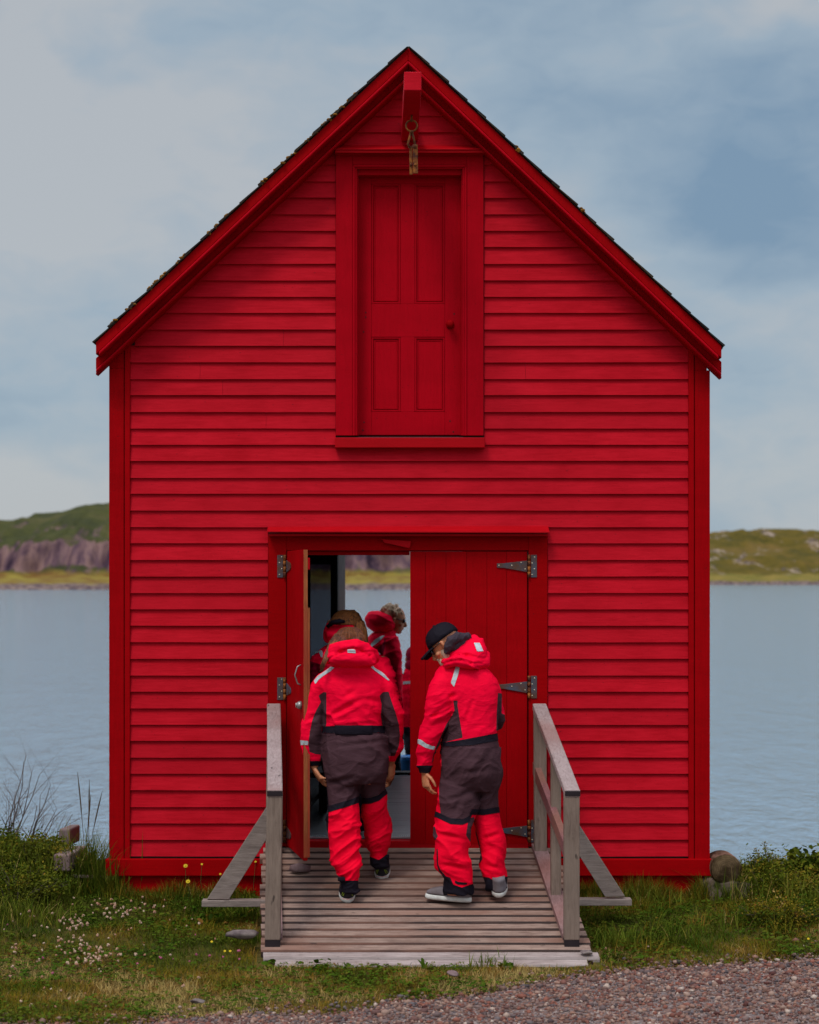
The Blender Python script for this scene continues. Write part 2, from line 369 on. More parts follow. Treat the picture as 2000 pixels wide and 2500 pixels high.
# pebbles
def pebbles():
    M_ = 34000
    x = rng.uniform(-3.0, 3.0, M_); u = rng.random(M_) ** 1.35
    y = gedge(x) - .0 - u * 1.75 + rng.normal(0, .03, M_)
    stray = rng.random(M_) < .05; y = np.where(stray, gedge(x) + np.abs(rng.normal(0, .12, M_)), y)
    s = rng.lognormal(math.log(.0068), .42, M_); s = np.clip(s, .0032, .022)
    bm = bmesh.new(); bmesh.ops.create_icosphere(bm, subdivisions=1, radius=1)
    V0 = np.array([v.co[:] for v in bm.verts]); F0 = np.array([[v.index for v in f.verts] for f in bm.faces]); bm.free()
    nv = len(V0)
    jit = 1 + rng.uniform(-.28, .28, (M_, nv)); sx = s[:, None] * rng.uniform(.7, 1.3, (M_, 3)); sx[:, 2] *= .72
    V = V0[None] * jit[:, :, None] * sx[:, None, :]
    a = rng.uniform(0, 6.28, M_); c, si = np.cos(a)[:, None], np.sin(a)[:, None]
    X = V[:, :, 0] * c - V[:, :, 1] * si + x[:, None]; Y = V[:, :, 0] * si + V[:, :, 1] * c + y[:, None]
    Z = V[:, :, 2] + (gz(x, y) + .006 + s * .3)[:, None]
    VV = np.stack([X, Y, Z], 2).reshape(-1, 3); FF = (F0[None] + (np.arange(M_) * nv)[:, None, None]).reshape(-1, 3)
    m, b = matbase('pebble_stone', .8, .3)
    col = ramp(varattr(), ((0, (.05, .012, .010)), (.16, (.22, .075, .048)), (.34, (.045, .034, .036)), (.5, (.26, .13, .088)), (.64, (.10, .082, .085)), (.8, (.12, .05, .034)), (.96, (.30, .19, .145)), (1, (.42, .32, .26))))
    L(col, b.inputs['Base Color'])
    o = newmesh('gravel', VV, FF, m, None, True, np.repeat(rng.random(M_), len(F0)), origin=np.zeros(3))
    tag(o, 'mixed pink, grey and brown crushed gravel across the foreground', 'gravel', kind='stuff')
pebbles()

# water: one sheet reaching the horizon
m, b = matbase('sea_water', .09, .5)
b.inputs['Base Color'].default_value = (.165, .235, .30, 1); b.inputs['IOR'].default_value = 1.33; b.inputs['Specular IOR Level'].default_value = .8
wa = noise((1, .35, 1), 1.3, 5, .62, .4); wb = noise((1, .4, 1), .16, 3, .5)
wc = noise((1, .5, 1), 5.5, 4, .6, .3)
p_ = bump(b, wc, 1.0, .08); p_ = bump(b, wa, .75, .2, p_); bump(b, wb, .25, .4, p_)
W = MB(); W.add([(-9000, 1.5, -1), (9000, 1.5, -1), (9000, 15000, -1), (-9000, 15000, -1)], [(0, 1, 2, 3)])
tag(mk('water', W, m), kind='structure')

def terrain(name, x0, x1, prof, mat, seed, nx=260, jag=1.0):
    """prof(u) gives a list of (distance, height) from the shore back over the hill; u in 0..1 across"""
    cols = []
    for i in range(nx):
        u = i / (nx - 1); pr = prof(u); ds = np.array([a for a, _ in pr]); hs = np.array([a for _, a in pr])
        s = np.linspace(0, len(pr) - 1, 70); cols.append((np.interp(s, range(len(pr)), ds), np.interp(s, range(len(pr)), hs)))
    dd = np.array([c[0] for c in cols]).T; hh = np.array([c[1] for c in cols]).T
    px = np.linspace(x0, x1, nx)[None, :]; X = (px - 1000) * dd[30:31, :] / F + 0 * dd
    pp = np.stack([X.ravel() * .06, dd.ravel() * .06, hh.ravel() * .05], 1)
    k = np.clip(hh / 6, .08, 1)
    hh = hh + (fbm(pp, seed, 5) - .5).reshape(hh.shape) * 7 * jag * k
    dd = dd + (fbm(pp * np.array([2.2, .0, .6]), seed + 9, 4) - .5).reshape(hh.shape) * 26 * jag
    o = newmesh(name, np.stack([X.ravel(), dd.ravel() - D, hh.ravel()], 1), gridfaces(70, nx), mat, None, True, origin=np.zeros(3))
    return tag(o, kind='structure')
def hillmat(name, rockcols, grass, low, lo, hi):
    m, b = matbase(name, .95, .05)
    g = N('ShaderNodeNewGeometry'); s_ = N('ShaderNodeSeparateXYZ'); L(g.outputs['Normal'], s_.inputs[0])
    pz = N('ShaderNodeSeparateXYZ'); L(g.outputs['Position'], pz.inputs[0])
    gr = ramp(noise((1, 1, 2), .045, 6, .68), ((.36, grass[0]), (.5, grass[1]), (.64, grass[2])))
    gr = mixc(.4, gr, ramp(noise((1, 1, 1), .22, 5, .7), ((.4, grass[0]), (.6, grass[1]))))
    rk = ramp(noise((1.1, .3, .45), .13, 7, .74, .9), ((.40, rockcols[0]), (.5, rockcols[1]), (.60, rockcols[2])))
    steep = N('ShaderNodeMapRange'); L(math_n('ADD', s_.outputs[2], math_n('MULTIPLY', noise((1, 1, 1), .1, 4, .6), .35)), steep.inputs[0]); steep.inputs[1].default_value = lo; steep.inputs[2].default_value = hi
    c = mixc(steep.outputs[0], rk, gr)
    rp_ = N('ShaderNodeMapRange'); L(noise((1, .3, 1.8), .085, 5, .7, .0, (9, 2, 4)), rp_.inputs[0]); rp_.inputs[1].default_value = .57; rp_.inputs[2].default_value = .63
    c = mixc(math_n('MULTIPLY', rp_.outputs[0], .8), c, ramp(noise((1, .3, 1), .3, 4, .6), ((.4, rockcols[0]), (.6, rockcols[2]))))
    lowm = N('ShaderNodeMapRange'); L(math_n('ADD', pz.outputs[2], math_n('MULTIPLY', noise((1, 1, 1), .09, 4, .6), 5)), lowm.inputs[0]); lowm.inputs[1].default_value = 5.6; lowm.inputs[2].default_value = 7.0; lowm.inputs[3].default_value = 1; lowm.inputs[4].default_value = 0
    lw = ramp(noise((1, 1, 1), .12, 5, .7), ((.4, low[0]), (.6, low[1])))
    c = mixc(lowm.outputs[0], c, lw)
    sh = N('ShaderNodeMapRange'); L(math_n('ADD', pz.outputs[2], math_n('MULTIPLY', noise((1, 1, 1), .15, 3, .6), 2.0)), sh.inputs[0]); sh.inputs[1].default_value = 1.3; sh.inputs[2].default_value = 1.8; sh.inputs[3].default_value = 1; sh.inputs[4].default_value = 0
    L(mixc(sh.outputs[0], c, ramp(noise((1, 1, 1), .5, 4, .6), ((.4, (.07, .045, .05)), (.6, (.19, .13, .11))))), b.inputs['Base Color']); return m
HL = hillmat('headland_cover', ((.038, .022, .036), (.105, .058, .068), (.185, .105, .095)), ((.028, .030, .014), (.052, .052, .014), (.095, .075, .030)), ((.13, .065, .018), (.21, .155, .03)), .90, 1.05)
def profL(u):
    px = -500 + u * 2000
    top = np.interp(px, [-500, -100, 0, 60, 130, 265, 500, 900, 1300, 1500], [1300, 1262, 1250, 1238, 1229, 1230, 1222, 1240, 1300, 1350])
    clt = np.interp(px, [-500, 0, 60, 110, 160, 230, 265, 900, 1500], [1350, 1330, 1324, 1318, 1330, 1316, 1314, 1290, 1340]) + 8 * math.sin(px * .09) * (px % 90 < 60)
    H = lambda py, d: 2.2 - (py - 1410) * d / F
    return [(524, -1.6), (526, -.4), (530, .6), (545, H(1415 + 3 * math.sin(px * .05), 545)), (585, H(1412, 585)), (600, H(1408, 600)), (606, H(1390, 606)), (612, H(clt, 612)), (640, H(clt - 18, 640)), (700, H(top, 700)), (760, H(top + 8, 760)), (1000, -3)]
terrain('headland', -500, 1500, profL, HL, 21, 340)
HR = hillmat('far_hill_cover', ((.07, .05, .055), (.15, .10, .09), (.36, .26, .20)), ((.045, .038, .008), (.10, .068, .010), (.15, .085, .025)), ((.19, .13, .03), (.12, .10, .02)), .80, .97)
def profR(u):
    px = 1500 + u * 900
    top = np.interp(px, [1500, 1735, 1800, 1850, 1900, 1935, 1965, 2000, 2100, 2400], [1330, 1298, 1297, 1303, 1296, 1290, 1298, 1288, 1292, 1320])
    H = lambda py, d: 2.2 - (py - 1410) * d / F
    return [(868, -1.6), (872, -.5), (878, 1.0), (890, H(1418, 890)), (920, H(1400, 920)), (960, H(1365, 960)), (1010, H(1330, 1010)), (1060, H(top, 1060)), (1140, H(top + 10, 1140)), (1400, -3)]
terrain('far_hill', 1500, 2400, profR, HR, 33, 260, .8)

# ------------------------------------------------------------------ the shed
shed = thing('fishing_shed', (0, 0, .1))
tag(shed, 'tall narrow red clapboard fishing shed with a steep gable at the water edge', 'shed')
XL, XR = PXX(268), PXX(1732); DEPTH = 4.4
yb = 0.0
IL, IR = PXX(319), PXX(1680)
AX = 997; APY = 111
def lineL(px): return APY + (AX - px) * (831 - 111) / (997 - 232)
def lineR(px): return APY + (px - AX) * (839 - 111) / (1763 - 997)
# backing wall with the two openings
CAS = (820, 363, 1182, 1093); LOW = (655, 1290, 1337, 2095)
Wd = MB(); Y1 = .09
ap = (PXX(AX), PZ(APY + 60)); el = (XL, PZ(lineL(268) + 66)); er = (XR, PZ(lineR(1732) + 66))
zt = PZ(430); lx0, lx1 = PXX(866), PXX(1132)
zb = .14
def roofz(x): return ap[1] + (x - ap[0]) * ((ap[1] - el[1]) / (ap[0] - el[0]) if x < ap[0] else (er[1] - ap[1]) / (er[0] - ap[0]))
zl0, zl1 = PZ(1066), PZ(426); ox0, ox1, oz1 = PXX(700), PXX(1290), PZ(1345)
Wd.prism([(XL + .02, zb), (ox0, zb), (ox0, oz1), (XL + .02, oz1)], 0, Y1, .5); Wd.prism([(ox1, zb), (XR - .02, zb), (XR - .02, oz1), (ox1, oz1)], 0, Y1, .5)
Wd.prism([(XL + .02, oz1), (XR - .02, oz1), (XR - .02, zl0), (XL + .02, zl0)], 0, Y1, .5)
Wd.prism([(XL + .02, zl0), (lx0, zl0), (lx0, roofz(lx0)), (XL + .02, roofz(XL + .02))], 0, Y1, .5)
Wd.prism([(lx1, zl0), (XR - .02, zl0), (XR - .02, roofz(XR - .02)), (lx1, roofz(lx1))], 0, Y1, .5)
Wd.prism([(lx0, zl1), (lx1, zl1), (lx1, roofz(lx1)), ap, (lx0, roofz(lx0))], 0, Y1, .5)
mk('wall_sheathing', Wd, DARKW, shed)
# clapboards
cb = MB(); pitch = 40.13 / 375
def clap(xa, xb, z0, z1, row, var):
    n = max(2, int((xb - xa) / .11)); xs_ = np.linspace(xa, xb, n + 1); V = []
    for x in xs_:
        w1 = (n1d(x * 1.7 + row * 9.3, 3) - .5) * .004; w2 = (n1d(x * .9 + row * 5.1, 5) - .5) * .005
        tiny = (n1d(x * 14 + row * 3.1, 8) - .5) * .0016
        V += [(x, -.0235 + w2, z0 + w1 + tiny), (x, -.005, z1 + .006), (x, -.0005, z1 + .006), (x, -.0005, z0 + w1 + tiny)]
    fs = []
    for i in range(n):
        a = i * 4; c = a + 4
        for k in range(4): fs.append((a + k, c + k, c + (k + 1) % 4, a + (k + 1) % 4))
    fs += [(0, 1, 2, 3), (n * 4 + 3, n * 4 + 2, n * 4 + 1, n * 4)]
    cb.add(V, fs, var)
for k in range(50):
    py = 2089.5 - 40.13 * k; z0 = PZ(py) + rnd.uniform(-.0022, .0022); z1 = z0 + pitch
    xa, xb = IL, IR; hi = z1
    if hi > roofz(IL): # clip with the roof
        if z0 > ap[1] - .1: break
        zz = z0
        xa = max(IL, ap[0] + (ap[1] - zz) / (-(ap[1] - el[1]) / (ap[0] - el[0])) + .0) if zz > el[1] else IL
        xb = min(IR, ap[0] + (ap[1] - zz) / (-(er[1] - ap[1]) / (er[0] - ap[0]))) if zz > er[1] else IR
        if xa > xb: xa, xb = xb, xa
        if xb - xa < .12: break
        xa += .03; xb -= .03
    segs = [(xa, xb)]
    for (a, t, c, d_) in (CAS, LOW):
        za, zc = PZ(d_), PZ(t)
        if z0 < zc - .02 and z1 > za + .03:
            X0, X1 = PXX(a), PXX(c); ns = []
            for s0, s1 in segs:
                if s0 < X0: ns.append((s0, min(s1, X0)))
                if s1 > X1: ns.append((max(s0, X1), s1))
            segs = ns
    for s0, s1 in segs:
        if s1 - s0 < .03: continue
        cuts = [s0]
        if s1 - s0 > 1.3 and rnd.random() < .35: cuts.append(s0 + (s1 - s0) * rnd.uniform(.2, .8))
        cuts.append(s1)
        for a, c in zip(cuts[:-1], cuts[1:]): clap(a + .0007, c - .0007, z0, z1, k, rnd.random() ** 1.5)
front = mk('clapboard_front', cb, RED, shed)
# corner boards with a bead, skirt and foundation
for s, (a, c, q0, q1) in enumerate(((268, 304, 306, 319), (1695, 1732, 1680, 1693))):
    m_ = MB(); top = 875 if s == 0 else 880
    x0, x1 = PXX(a), PXX(c); z0, z1 = PZ(2096), PZ(max(840, 0) - 6)
    m_.box(x0, x1, -.030, 0, z0, PZ(900 if s == 0 else 905), .35); m_.box(x0 + (0 if s else .0), x1 - (.02 if s else 0), -.0295, -.001, PZ(900 if s == 0 else 905) + .0005, z1 - .0, .35)
    m_.box(PXX(q0), PXX(q1), -.034, 0, z0, z1 + .03, .1)
    m_.box(x0 + (.0 if s == 0 else .062), x0 + .036 if s == 0 else x1, 0.001, .11, z0, PZ(905), .4)
    mk('corner_board', m_, TRIM, shed, bevel=.003)
m_ = MB(); m_.box(PXX(260), PXX(1737), -.048, .0, PZ(2137), PZ(2095), .25); m_.box(PXX(262), PXX(262) + .05, .001, DEPTH, PZ(2137), PZ(2095), .4); m_.box(PXX(1735) - .05, PXX(1735), .001, DEPTH, PZ(2137), PZ(2095), .4)
mk('skirt_board', m_, TRIMX, shed, bevel=.006)
m_ = MB()
m_.box(PXX(283), PXX(640), -.012, .03, PZ(2200), PZ(2137.5), .5); m_.box(PXX(1362), PXX(1716), -.012, .03, PZ(2200), PZ(2137.5), .6)
m_.box(PXX(640) + .002, PXX(1362) - .002, -.010, .03, PZ(2200), PZ(2096), .5)
mk('foundation_boards', m_, TRIMX, shed)
for x in (-1.85, -.6, .6, 1.85):
    for y in (1.4, 2.9, 4.2): m_ = MB(); m_.tube([(x, y, -2.2), (x, y, .36)], .09, 10); mk('pile', m_, TIMBER, shed, True)
# side walls, back wall, interior
def sidewall(x0, x1, name):
    m_ = MB()
    for k in range(28):
        z0 = PZ(2095) + k * pitch
        if z0 > el[1] - .16: break
        out_ = -1 if x0 < 0 else 1; xo = x0 if x0 < 0 else x1
        m_.add([(xo + out_ * .012, .1, z0), (xo + out_ * .012, DEPTH, z0), (xo + out_ * .001, .1, z0 + pitch), (xo + out_ * .001, DEPTH, z0 + pitch), (xo, .1, z0), (xo, DEPTH, z0)],
               [(0, 1, 3, 2), (0, 4, 5, 1), (0, 2, 4), (1, 5, 3)], rnd.random())
    mk('clapboard_side', m_, RED, shed)
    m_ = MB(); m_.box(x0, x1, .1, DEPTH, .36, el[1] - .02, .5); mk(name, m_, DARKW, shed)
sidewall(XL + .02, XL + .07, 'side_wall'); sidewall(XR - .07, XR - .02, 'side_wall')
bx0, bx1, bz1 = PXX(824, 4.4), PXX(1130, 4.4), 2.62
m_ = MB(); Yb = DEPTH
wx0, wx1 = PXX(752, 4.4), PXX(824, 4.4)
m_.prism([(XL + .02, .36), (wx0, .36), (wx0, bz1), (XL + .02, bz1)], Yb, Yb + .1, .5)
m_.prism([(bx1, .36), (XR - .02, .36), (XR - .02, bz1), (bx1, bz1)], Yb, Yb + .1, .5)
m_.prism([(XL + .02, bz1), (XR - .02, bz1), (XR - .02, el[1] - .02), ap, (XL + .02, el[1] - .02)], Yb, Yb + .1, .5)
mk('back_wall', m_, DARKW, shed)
m_ = MB(); xa, ya, xc, yc = PXX(826, Yb + .12), Yb + .12, PXX(843, Yb + .62), Yb + .62
m_.add([(xa, ya, .5), (xc, yc, .5), (xc, yc, bz1), (xa, ya, bz1), (xa - .04, ya, .5), (xc - .04, yc, .5), (xc - .04, yc, bz1), (xa - .04, ya, bz1)], [(0, 1, 2, 3), (7, 6, 5, 4), (0, 4, 5, 1), (1, 5, 6, 2), (2, 6, 7, 3), (3, 7, 4, 0)], .4); mk('back_door', m_, plain('grey_brown_door', (.15, .11, .10), .7, .1), shed)
gd = MB(); a0, a1 = wx0, wx1
gd.box(a0, a0 + .02, Yb + .01, Yb + .06, .49, bz1, .5); gd.box(a1 - .06, a1, Yb + .01, Yb + .06, .49, bz1, .5); gd.box(a0 + .02, a1 - .06, Yb + .01, Yb + .06, .49, .95, .5); gd.box(a0 + .02, a1 - .06, Yb + .01, Yb + .06, PZ(1378, 4.4), bz1, .5)
gdo = mk('glazed_door', gd, DARKW, shed)
m, b = matbase('dusty_tinted_glass', .25, .5); b.inputs['Base Color'].default_value = (.075, .08, .092, 1)
tr = N('ShaderNodeBsdfTransparent'); tr.inputs[0].default_value = (.34, .35, .38, 1); ms = N('ShaderNodeMixShader'); ms.inputs[0].default_value = .8
o_ = [n for n in nt.nodes if n.type == 'OUTPUT_MATERIAL'][0]; L(b.outputs[0], ms.inputs[1]); L(tr.outputs[0], ms.inputs[2]); L(ms.outputs[0], o_.inputs[0])
GLASS = m
g_ = MB(); g_.box(a0 + .02, a1 - .06, Yb + .03, Yb + .036, .95, PZ(1378, 4.4), .5); mk('pane', g_, GLASS, gdo)
# floor
FZ = .488
m_ = MB()
for k in range(31): m_.box(XL + .08, XR - .08, .10 + k * .14, .10 + k * .14 + .137, FZ - .04, FZ + rnd.uniform(-.001, .001), rnd.random())
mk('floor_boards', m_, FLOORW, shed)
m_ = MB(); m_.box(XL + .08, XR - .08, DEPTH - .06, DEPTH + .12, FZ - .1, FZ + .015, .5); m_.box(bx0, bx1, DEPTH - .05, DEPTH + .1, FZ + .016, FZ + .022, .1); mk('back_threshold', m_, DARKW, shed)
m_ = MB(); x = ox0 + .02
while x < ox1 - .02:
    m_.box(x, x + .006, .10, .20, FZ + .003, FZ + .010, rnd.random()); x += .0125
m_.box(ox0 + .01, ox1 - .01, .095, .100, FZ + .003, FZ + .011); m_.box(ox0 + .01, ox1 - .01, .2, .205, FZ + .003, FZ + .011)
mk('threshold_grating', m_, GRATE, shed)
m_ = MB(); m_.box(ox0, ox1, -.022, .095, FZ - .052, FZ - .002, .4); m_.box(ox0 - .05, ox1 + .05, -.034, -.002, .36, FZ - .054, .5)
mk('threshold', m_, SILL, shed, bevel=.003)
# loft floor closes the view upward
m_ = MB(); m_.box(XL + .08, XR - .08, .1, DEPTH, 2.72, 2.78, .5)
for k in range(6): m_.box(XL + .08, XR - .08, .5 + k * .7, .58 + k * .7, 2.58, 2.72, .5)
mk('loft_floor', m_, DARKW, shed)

# loft door with its casing
cs = MB()
cs.pxprism([(820, 374), (861, 374), (861, 1063), (820, 1063)], -.036, 0, .4); cs.pxprism([(1140, 374), (1181, 374), (1181, 1063), (1140, 1063)], -.036, 0, .35)
cs.pxprism([(861.3, 374), (1139.7, 374), (1139.7, 402), (861.3, 402)], -.035, 0, .4)
for (i0, i1, y0, y1, t) in ((861.3, 866.5, -.044, .0, 402.2), (866.5, 871.5, -.034, .0, 407)):
    dx = i1 - i0; jx = 1139.7 - (i0 - 861.3)
    cs.pxprism([(i0, t), (i1, t + dx), (i1, 1063), (i0, 1063)], y0, y1, .1); cs.pxprism([(jx, t), (jx - dx, t + dx), (jx - dx, 1063), (jx, 1063)], y0, y1, .1)
    cs.pxprism([(i0 + .3, t), (jx - .3, t), (jx - dx - .2, t + dx - .3), (i1 + .2, t + dx - .3)], y0 + .0005, y1, .1)
cs.pxprism([(871.5, 412), (875, 412), (875, 1063), (871.5, 1063)], -.001, .10, .2); cs.pxprism([(1126, 412), (1130, 412), (1130, 1063), (1126, 1063)], -.001, .10, .2)
cs.pxprism([(875.2, 412), (1125.8, 412), (1125.8, 427), (875.2, 427)], -.001, .0745, .3)
lc = mk('loft_door_casing', cs, CASEP, shed, bevel=.0022)
m_ = MB(); m_.box(PXX(818, -.11), PXX(1184, -.11), -.105, .0, PZ(373, -.1), PZ(366, -.1), .1); m_.box(PXX(822, -.1), PXX(1180, -.1), -.07, 0, PZ(378, -.07), PZ(373, -.1) - .001, .4)
V = [(PXX(817, -.11), -.112, PZ(366, -.11) + .001), (PXX(1185, -.11), -.112, PZ(366, -.11) + .001), (PXX(1183), -.003, PZ(356)), (PXX(819), -.003, PZ(356)), (PXX(817, -.11), -.112, PZ(366, -.11) + .008), (PXX(1185, -.11), -.112, PZ(366, -.11) + .008), (PXX(1183), -.003, PZ(353)), (PXX(819), -.003, PZ(353))]
m_.add(V, [(0, 3, 2, 1), (4, 5, 6, 7), (0, 1, 5, 4), (1, 2, 6, 5), (2, 3, 7, 6), (3, 0, 4, 7)], 0); mk('drip_ledge', m_, SILL, lc, bevel=.002)
m_ = MB(); m_.box(PXX(818, -.07), PXX(1184, -.07), -.075, .13, PZ(1093, -.075), PZ(1068, -.075), .2)
mk('sill', m_, SILL, lc, bevel=.004)
ld = MB(); yd = .075
pan = [(907.5, 449, 977.6, 741.5), (1013, 449, 1086, 741.5), (907.5, 823, 977.6, 1005), (1013, 823, 1086, 1005)]
def pb(x0, t, x1, bt, y0, y1, var=.3): ld.pxprism([(x0, t), (x1, t), (x1, bt), (x0, bt)], y0, y1, var)
for st in ((875.5, 424.5, 907, 1062), (1086.5, 424.5, 1125.5, 1062)): pb(*st, yd, yd + .04, .3)
pb(907.3, 424.5, 1086.2, 448.5, yd + .0006, yd + .04, .5); pb(907.3, 742, 1086.2, 822.5, yd + .0006, yd + .04, .2); pb(907.3, 1005.5, 1086.2, 1062, yd + .0006, yd + .04, .4)
pb(978, 448.7, 1012.7, 741.8, yd + .0008, yd + .04, .3); pb(978, 822.7, 1012.7, 1005.3, yd + .0008, yd + .04, .3)
for (x0, t, x1, bt) in pan:
    pb(x0 + 9, t + 10, x1 - 9, bt - 9, yd + .012, yd + .035, .15)
    for j, (o0, o1, yy) in enumerate(((.3, 4, yd + .003), (4, 6.5, yd + .014), (6.5, 9.2, yd + .008))):
        for (aa, bb, cc, dd_) in ((x0 + o0, t + o0, x0 + o1, bt - o0), (x1 - o1, t + o0, x1 - o0, bt - o0)): pb(aa, bb, cc, dd_, yy, yd + .034, .2)
        pb(x0 + o1, t + o0, x1 - o1, t + o1, yy + .0004, yd + .034, .2); pb(x0 + o1, bt - o1, x1 - o1, bt - o0, yy + .0004, yd + .034, .2)
ld.box(PXX(872), PXX(1129), yd + .0405, yd + .05, PZ(1064), PZ(422), .5)
ldo = mk('loft_door', ld, CASEP, shed, bevel=.0016)
m_ = MB(); k_ = P(1099, 792.5, yd); m_.tube([k_ + np.array((0, 0, 0)), k_ + np.array((0, -.006, 0))], .028, 16); m_.tube([k_, k_ + np.array((0, -.03, 0))], .010, 10); m_.ball(k_ + np.array((0, -.045, 0)), (.026, .02, .026)); mk('door_knob', m_, TRIM, ldo, True)
for (a, c) in ((893, 763), (893, 774), (888, 810), (1109, 766), (889, 1031), (886, 1050), (1099, 1028), (1107, 1054)):
    k_ = P(a, c, yd); m_ = MB(); m_.tube([k_ + np.array((0, .002, 0)), k_ + np.array((0, -.002, 0))], .005, 8); mk('bolt_head', m_, DARKTAPE, ldo)

# gable trim
def rake(side):
    f = MB()
    def band(o0, o1, y0, y1, var, tipx=None):
        if side < 0:
            tx = tipx or 234; pts = [(AX, APY + o0), (tx, lineL(tx) + o0), (tx, lineL(tx) + o1), (AX, APY + o1)]
        else:
            tx = tipx or 1762; pts = [(AX, APY + o0), (tx, lineR(tx) + o0), (tx, lineR(tx) + o1), (AX, APY + o1)]
        f.pxprism(pts, y0, y1, var)
    band(6, 36, -.20, -.01, .3); band(45.3, 72, -.115, -.011, .5)
    band(80.2, 86, -.10, -.0005, .5)
    o = mk('rake_board', f, TRIM, shed, bevel=.003)
    f = MB()
    for (o0, o1, y0, y1, tx) in ((36.2, 45, -.222, -.01, 241 if side < 0 else 1755), (72.2, 80, -.145, -.0005, 234 if side < 0 else 1762)):
        ll = lineL if side < 0 else lineR; f.pxprism([(AX, APY + o0), (tx, ll(tx) + o0), (tx, ll(tx) + o1), (AX, APY + o1)], y0, y1, .0)
    mk('rake_moulding', f, CASEP, o, bevel=.006)
    return o
rake(-1); rake(1)

# roof: decking, shingle courses, lichen
rf = MB()
yF = -.215
for side in (-1, 1):
    ex = PXX(230, yF) if side < 0 else PXX(1766, yF); ez = PZ((lineL(230) if side < 0 else lineR(1766)) + 7, yF)
    axx, azz = PXX(AX, yF), PZ(APY + 5, yF)
    dv = np.array((ex - axx, ez - azz)); ln = np.linalg.norm(dv); dv /= ln; nv = np.array((-dv[1], dv[0])); nv = nv if nv[1] > 0 else -nv
    def pt(u, h): return (axx + dv[0] * u + nv[0] * h, azz + dv[1] * u + nv[1] * h)
    rf.prism([pt(0, .0012), pt(ln, .0012), pt(ln, .0055), pt(0, .0055)], -.195, DEPTH + .25, .5)
    nC = 17; ex_ = ln / nC
    for c in range(nC):
        u1 = ln - c * ex_ + .008; u0 = u1 - ex_ * 1.35; y = yF - rnd.uniform(0, .012)
        while y < DEPTH + .28:
            wd = rnd.uniform(.09, .19); j = rnd.uniform(-.014, .014) if y > yF + .02 else rnd.uniform(-.01, .02); lift = rnd.uniform(0, .006); th = rnd.uniform(.009, .013)
            a, b_, c_, d_ = pt(max(u0, .0), .006), pt(u1 + j, .009 + lift), pt(u1 + j, .009 + lift + th), pt(max(u0, 0), .010)
            rf.prism([a, b_, c_, d_], y, y + wd - .004, rnd.random()); y += wd
roof = mk('roof', rf, SHINGLE, shed)
m_ = MB(); m_.prism([(PXX(AX - 26, yF), PZ(APY + 21, yF)), (PXX(AX, yF), PZ(APY - 1, yF)), (PXX(AX + 26, yF), PZ(APY + 21, yF)), (PXX(AX + 24, yF), PZ(APY + 26, yF)), (PXX(AX, yF), PZ(APY + 5, yF)), (PXX(AX - 24, yF), PZ(APY + 21, yF))], -.19, DEPTH + .25, .5); mk('ridge_cap', m_, SHINGLE, roof)
m_ = MB()
for (a, c, r) in ((861, 232, 10), (829, 262, 8), (815, 276, 7), (795, 292, 7), (759, 328, 11), (713, 374, 10), (680, 404, 9), (642, 440, 6), (560, 520, 7), (519, 557, 11), (443, 632, 9), (400, 672, 6), (374, 696, 9), (319, 748, 9), (276, 788, 6), (1420, 505, 5), (1262, 352, 5)):
    for q in range(9):
        k_ = P(a + rnd.uniform(-r, r) * 1.2, 0, 0)[0]; px_ = a + rnd.uniform(-r, r) * 1.3
        py_ = (lineL(px_) if a < AX else lineR(px_)) - 2 + rnd.uniform(-2, 5)
        m_.ball(P(px_, py_, yF - .01 + rnd.random() * .12), (rnd.uniform(.008, .018), rnd.uniform(.008, .016), rnd.uniform(.006, .013)), 6, 4)
mk('lichen', m_, LICHEN, roof)['kind'] = 'stuff'

# hoist beam
m_ = MB()
V = []
for y, xc, hw in ((0.0, 0.0, .0535), (-1.39, .019, .0505)):
    V += [(xc - hw, y, 5.035), (xc + hw, y, 5.035), (xc + hw, y, 5.145), (xc - hw, y, 5.145)]
m_.add(V, [(4, 5, 6, 7), (3, 2, 1, 0), (0, 1, 5, 4), (1, 2, 6, 5), (2, 3, 7, 6), (3, 0, 4, 7)], .15)
mk('hoist_beam', m_, RED, shed, bevel=.005)
sh = thing('lifting_shackle', P(1005, 307, -.77)); tag(sh, 'rusty iron ring and shackle with two short straps hanging under the hoist beam', 'shackle')
yk = -.77
m_ = MB(); c_ = P(1005, 307, yk); n_ = 20; m_.tube([c_ + .034 * np.array((math.sin(a), 0, math.cos(a))) for a in np.linspace(0, 2 * math.pi, n_ + 1)], .0055, 8, cap=False); m_.tube([P(1005, 276, yk), P(1005, 298, yk)], .006, 8); mk('ring', m_, RUSTM, sh, True)
m_ = MB()
m_.tube([P(1005, 318, yk), P(999, 340, yk - .01), P(996, 352, yk - .01), P(1000, 360, yk - .005)], .007, 8); m_.tube([P(1005, 318, yk), P(1010, 338, yk - .01), P(1014, 353, yk - .01)], .007, 8); m_.ball(P(1005, 322, yk - .01), .012)
m_.ball(P(1013, 358, yk - .012), .017)
mk('shackle_bow', m_, RUSTM, sh, True)
for (xa, xb, t, bt, yy) in ((999.5, 1007, 356, 426, yk), (1008, 1020, 352, 423, yk - .02)):
    m_ = MB(); m_.pxprism([(xa, t), (xb, t), (xb + .8, bt), (xa + .8, bt)], yy, yy + .012, .5); m_.ball(P((xa + xb) / 2, 402, yy - .002), .009, 8, 6); mk('strap', m_, RUSTM, sh, bevel=.002)

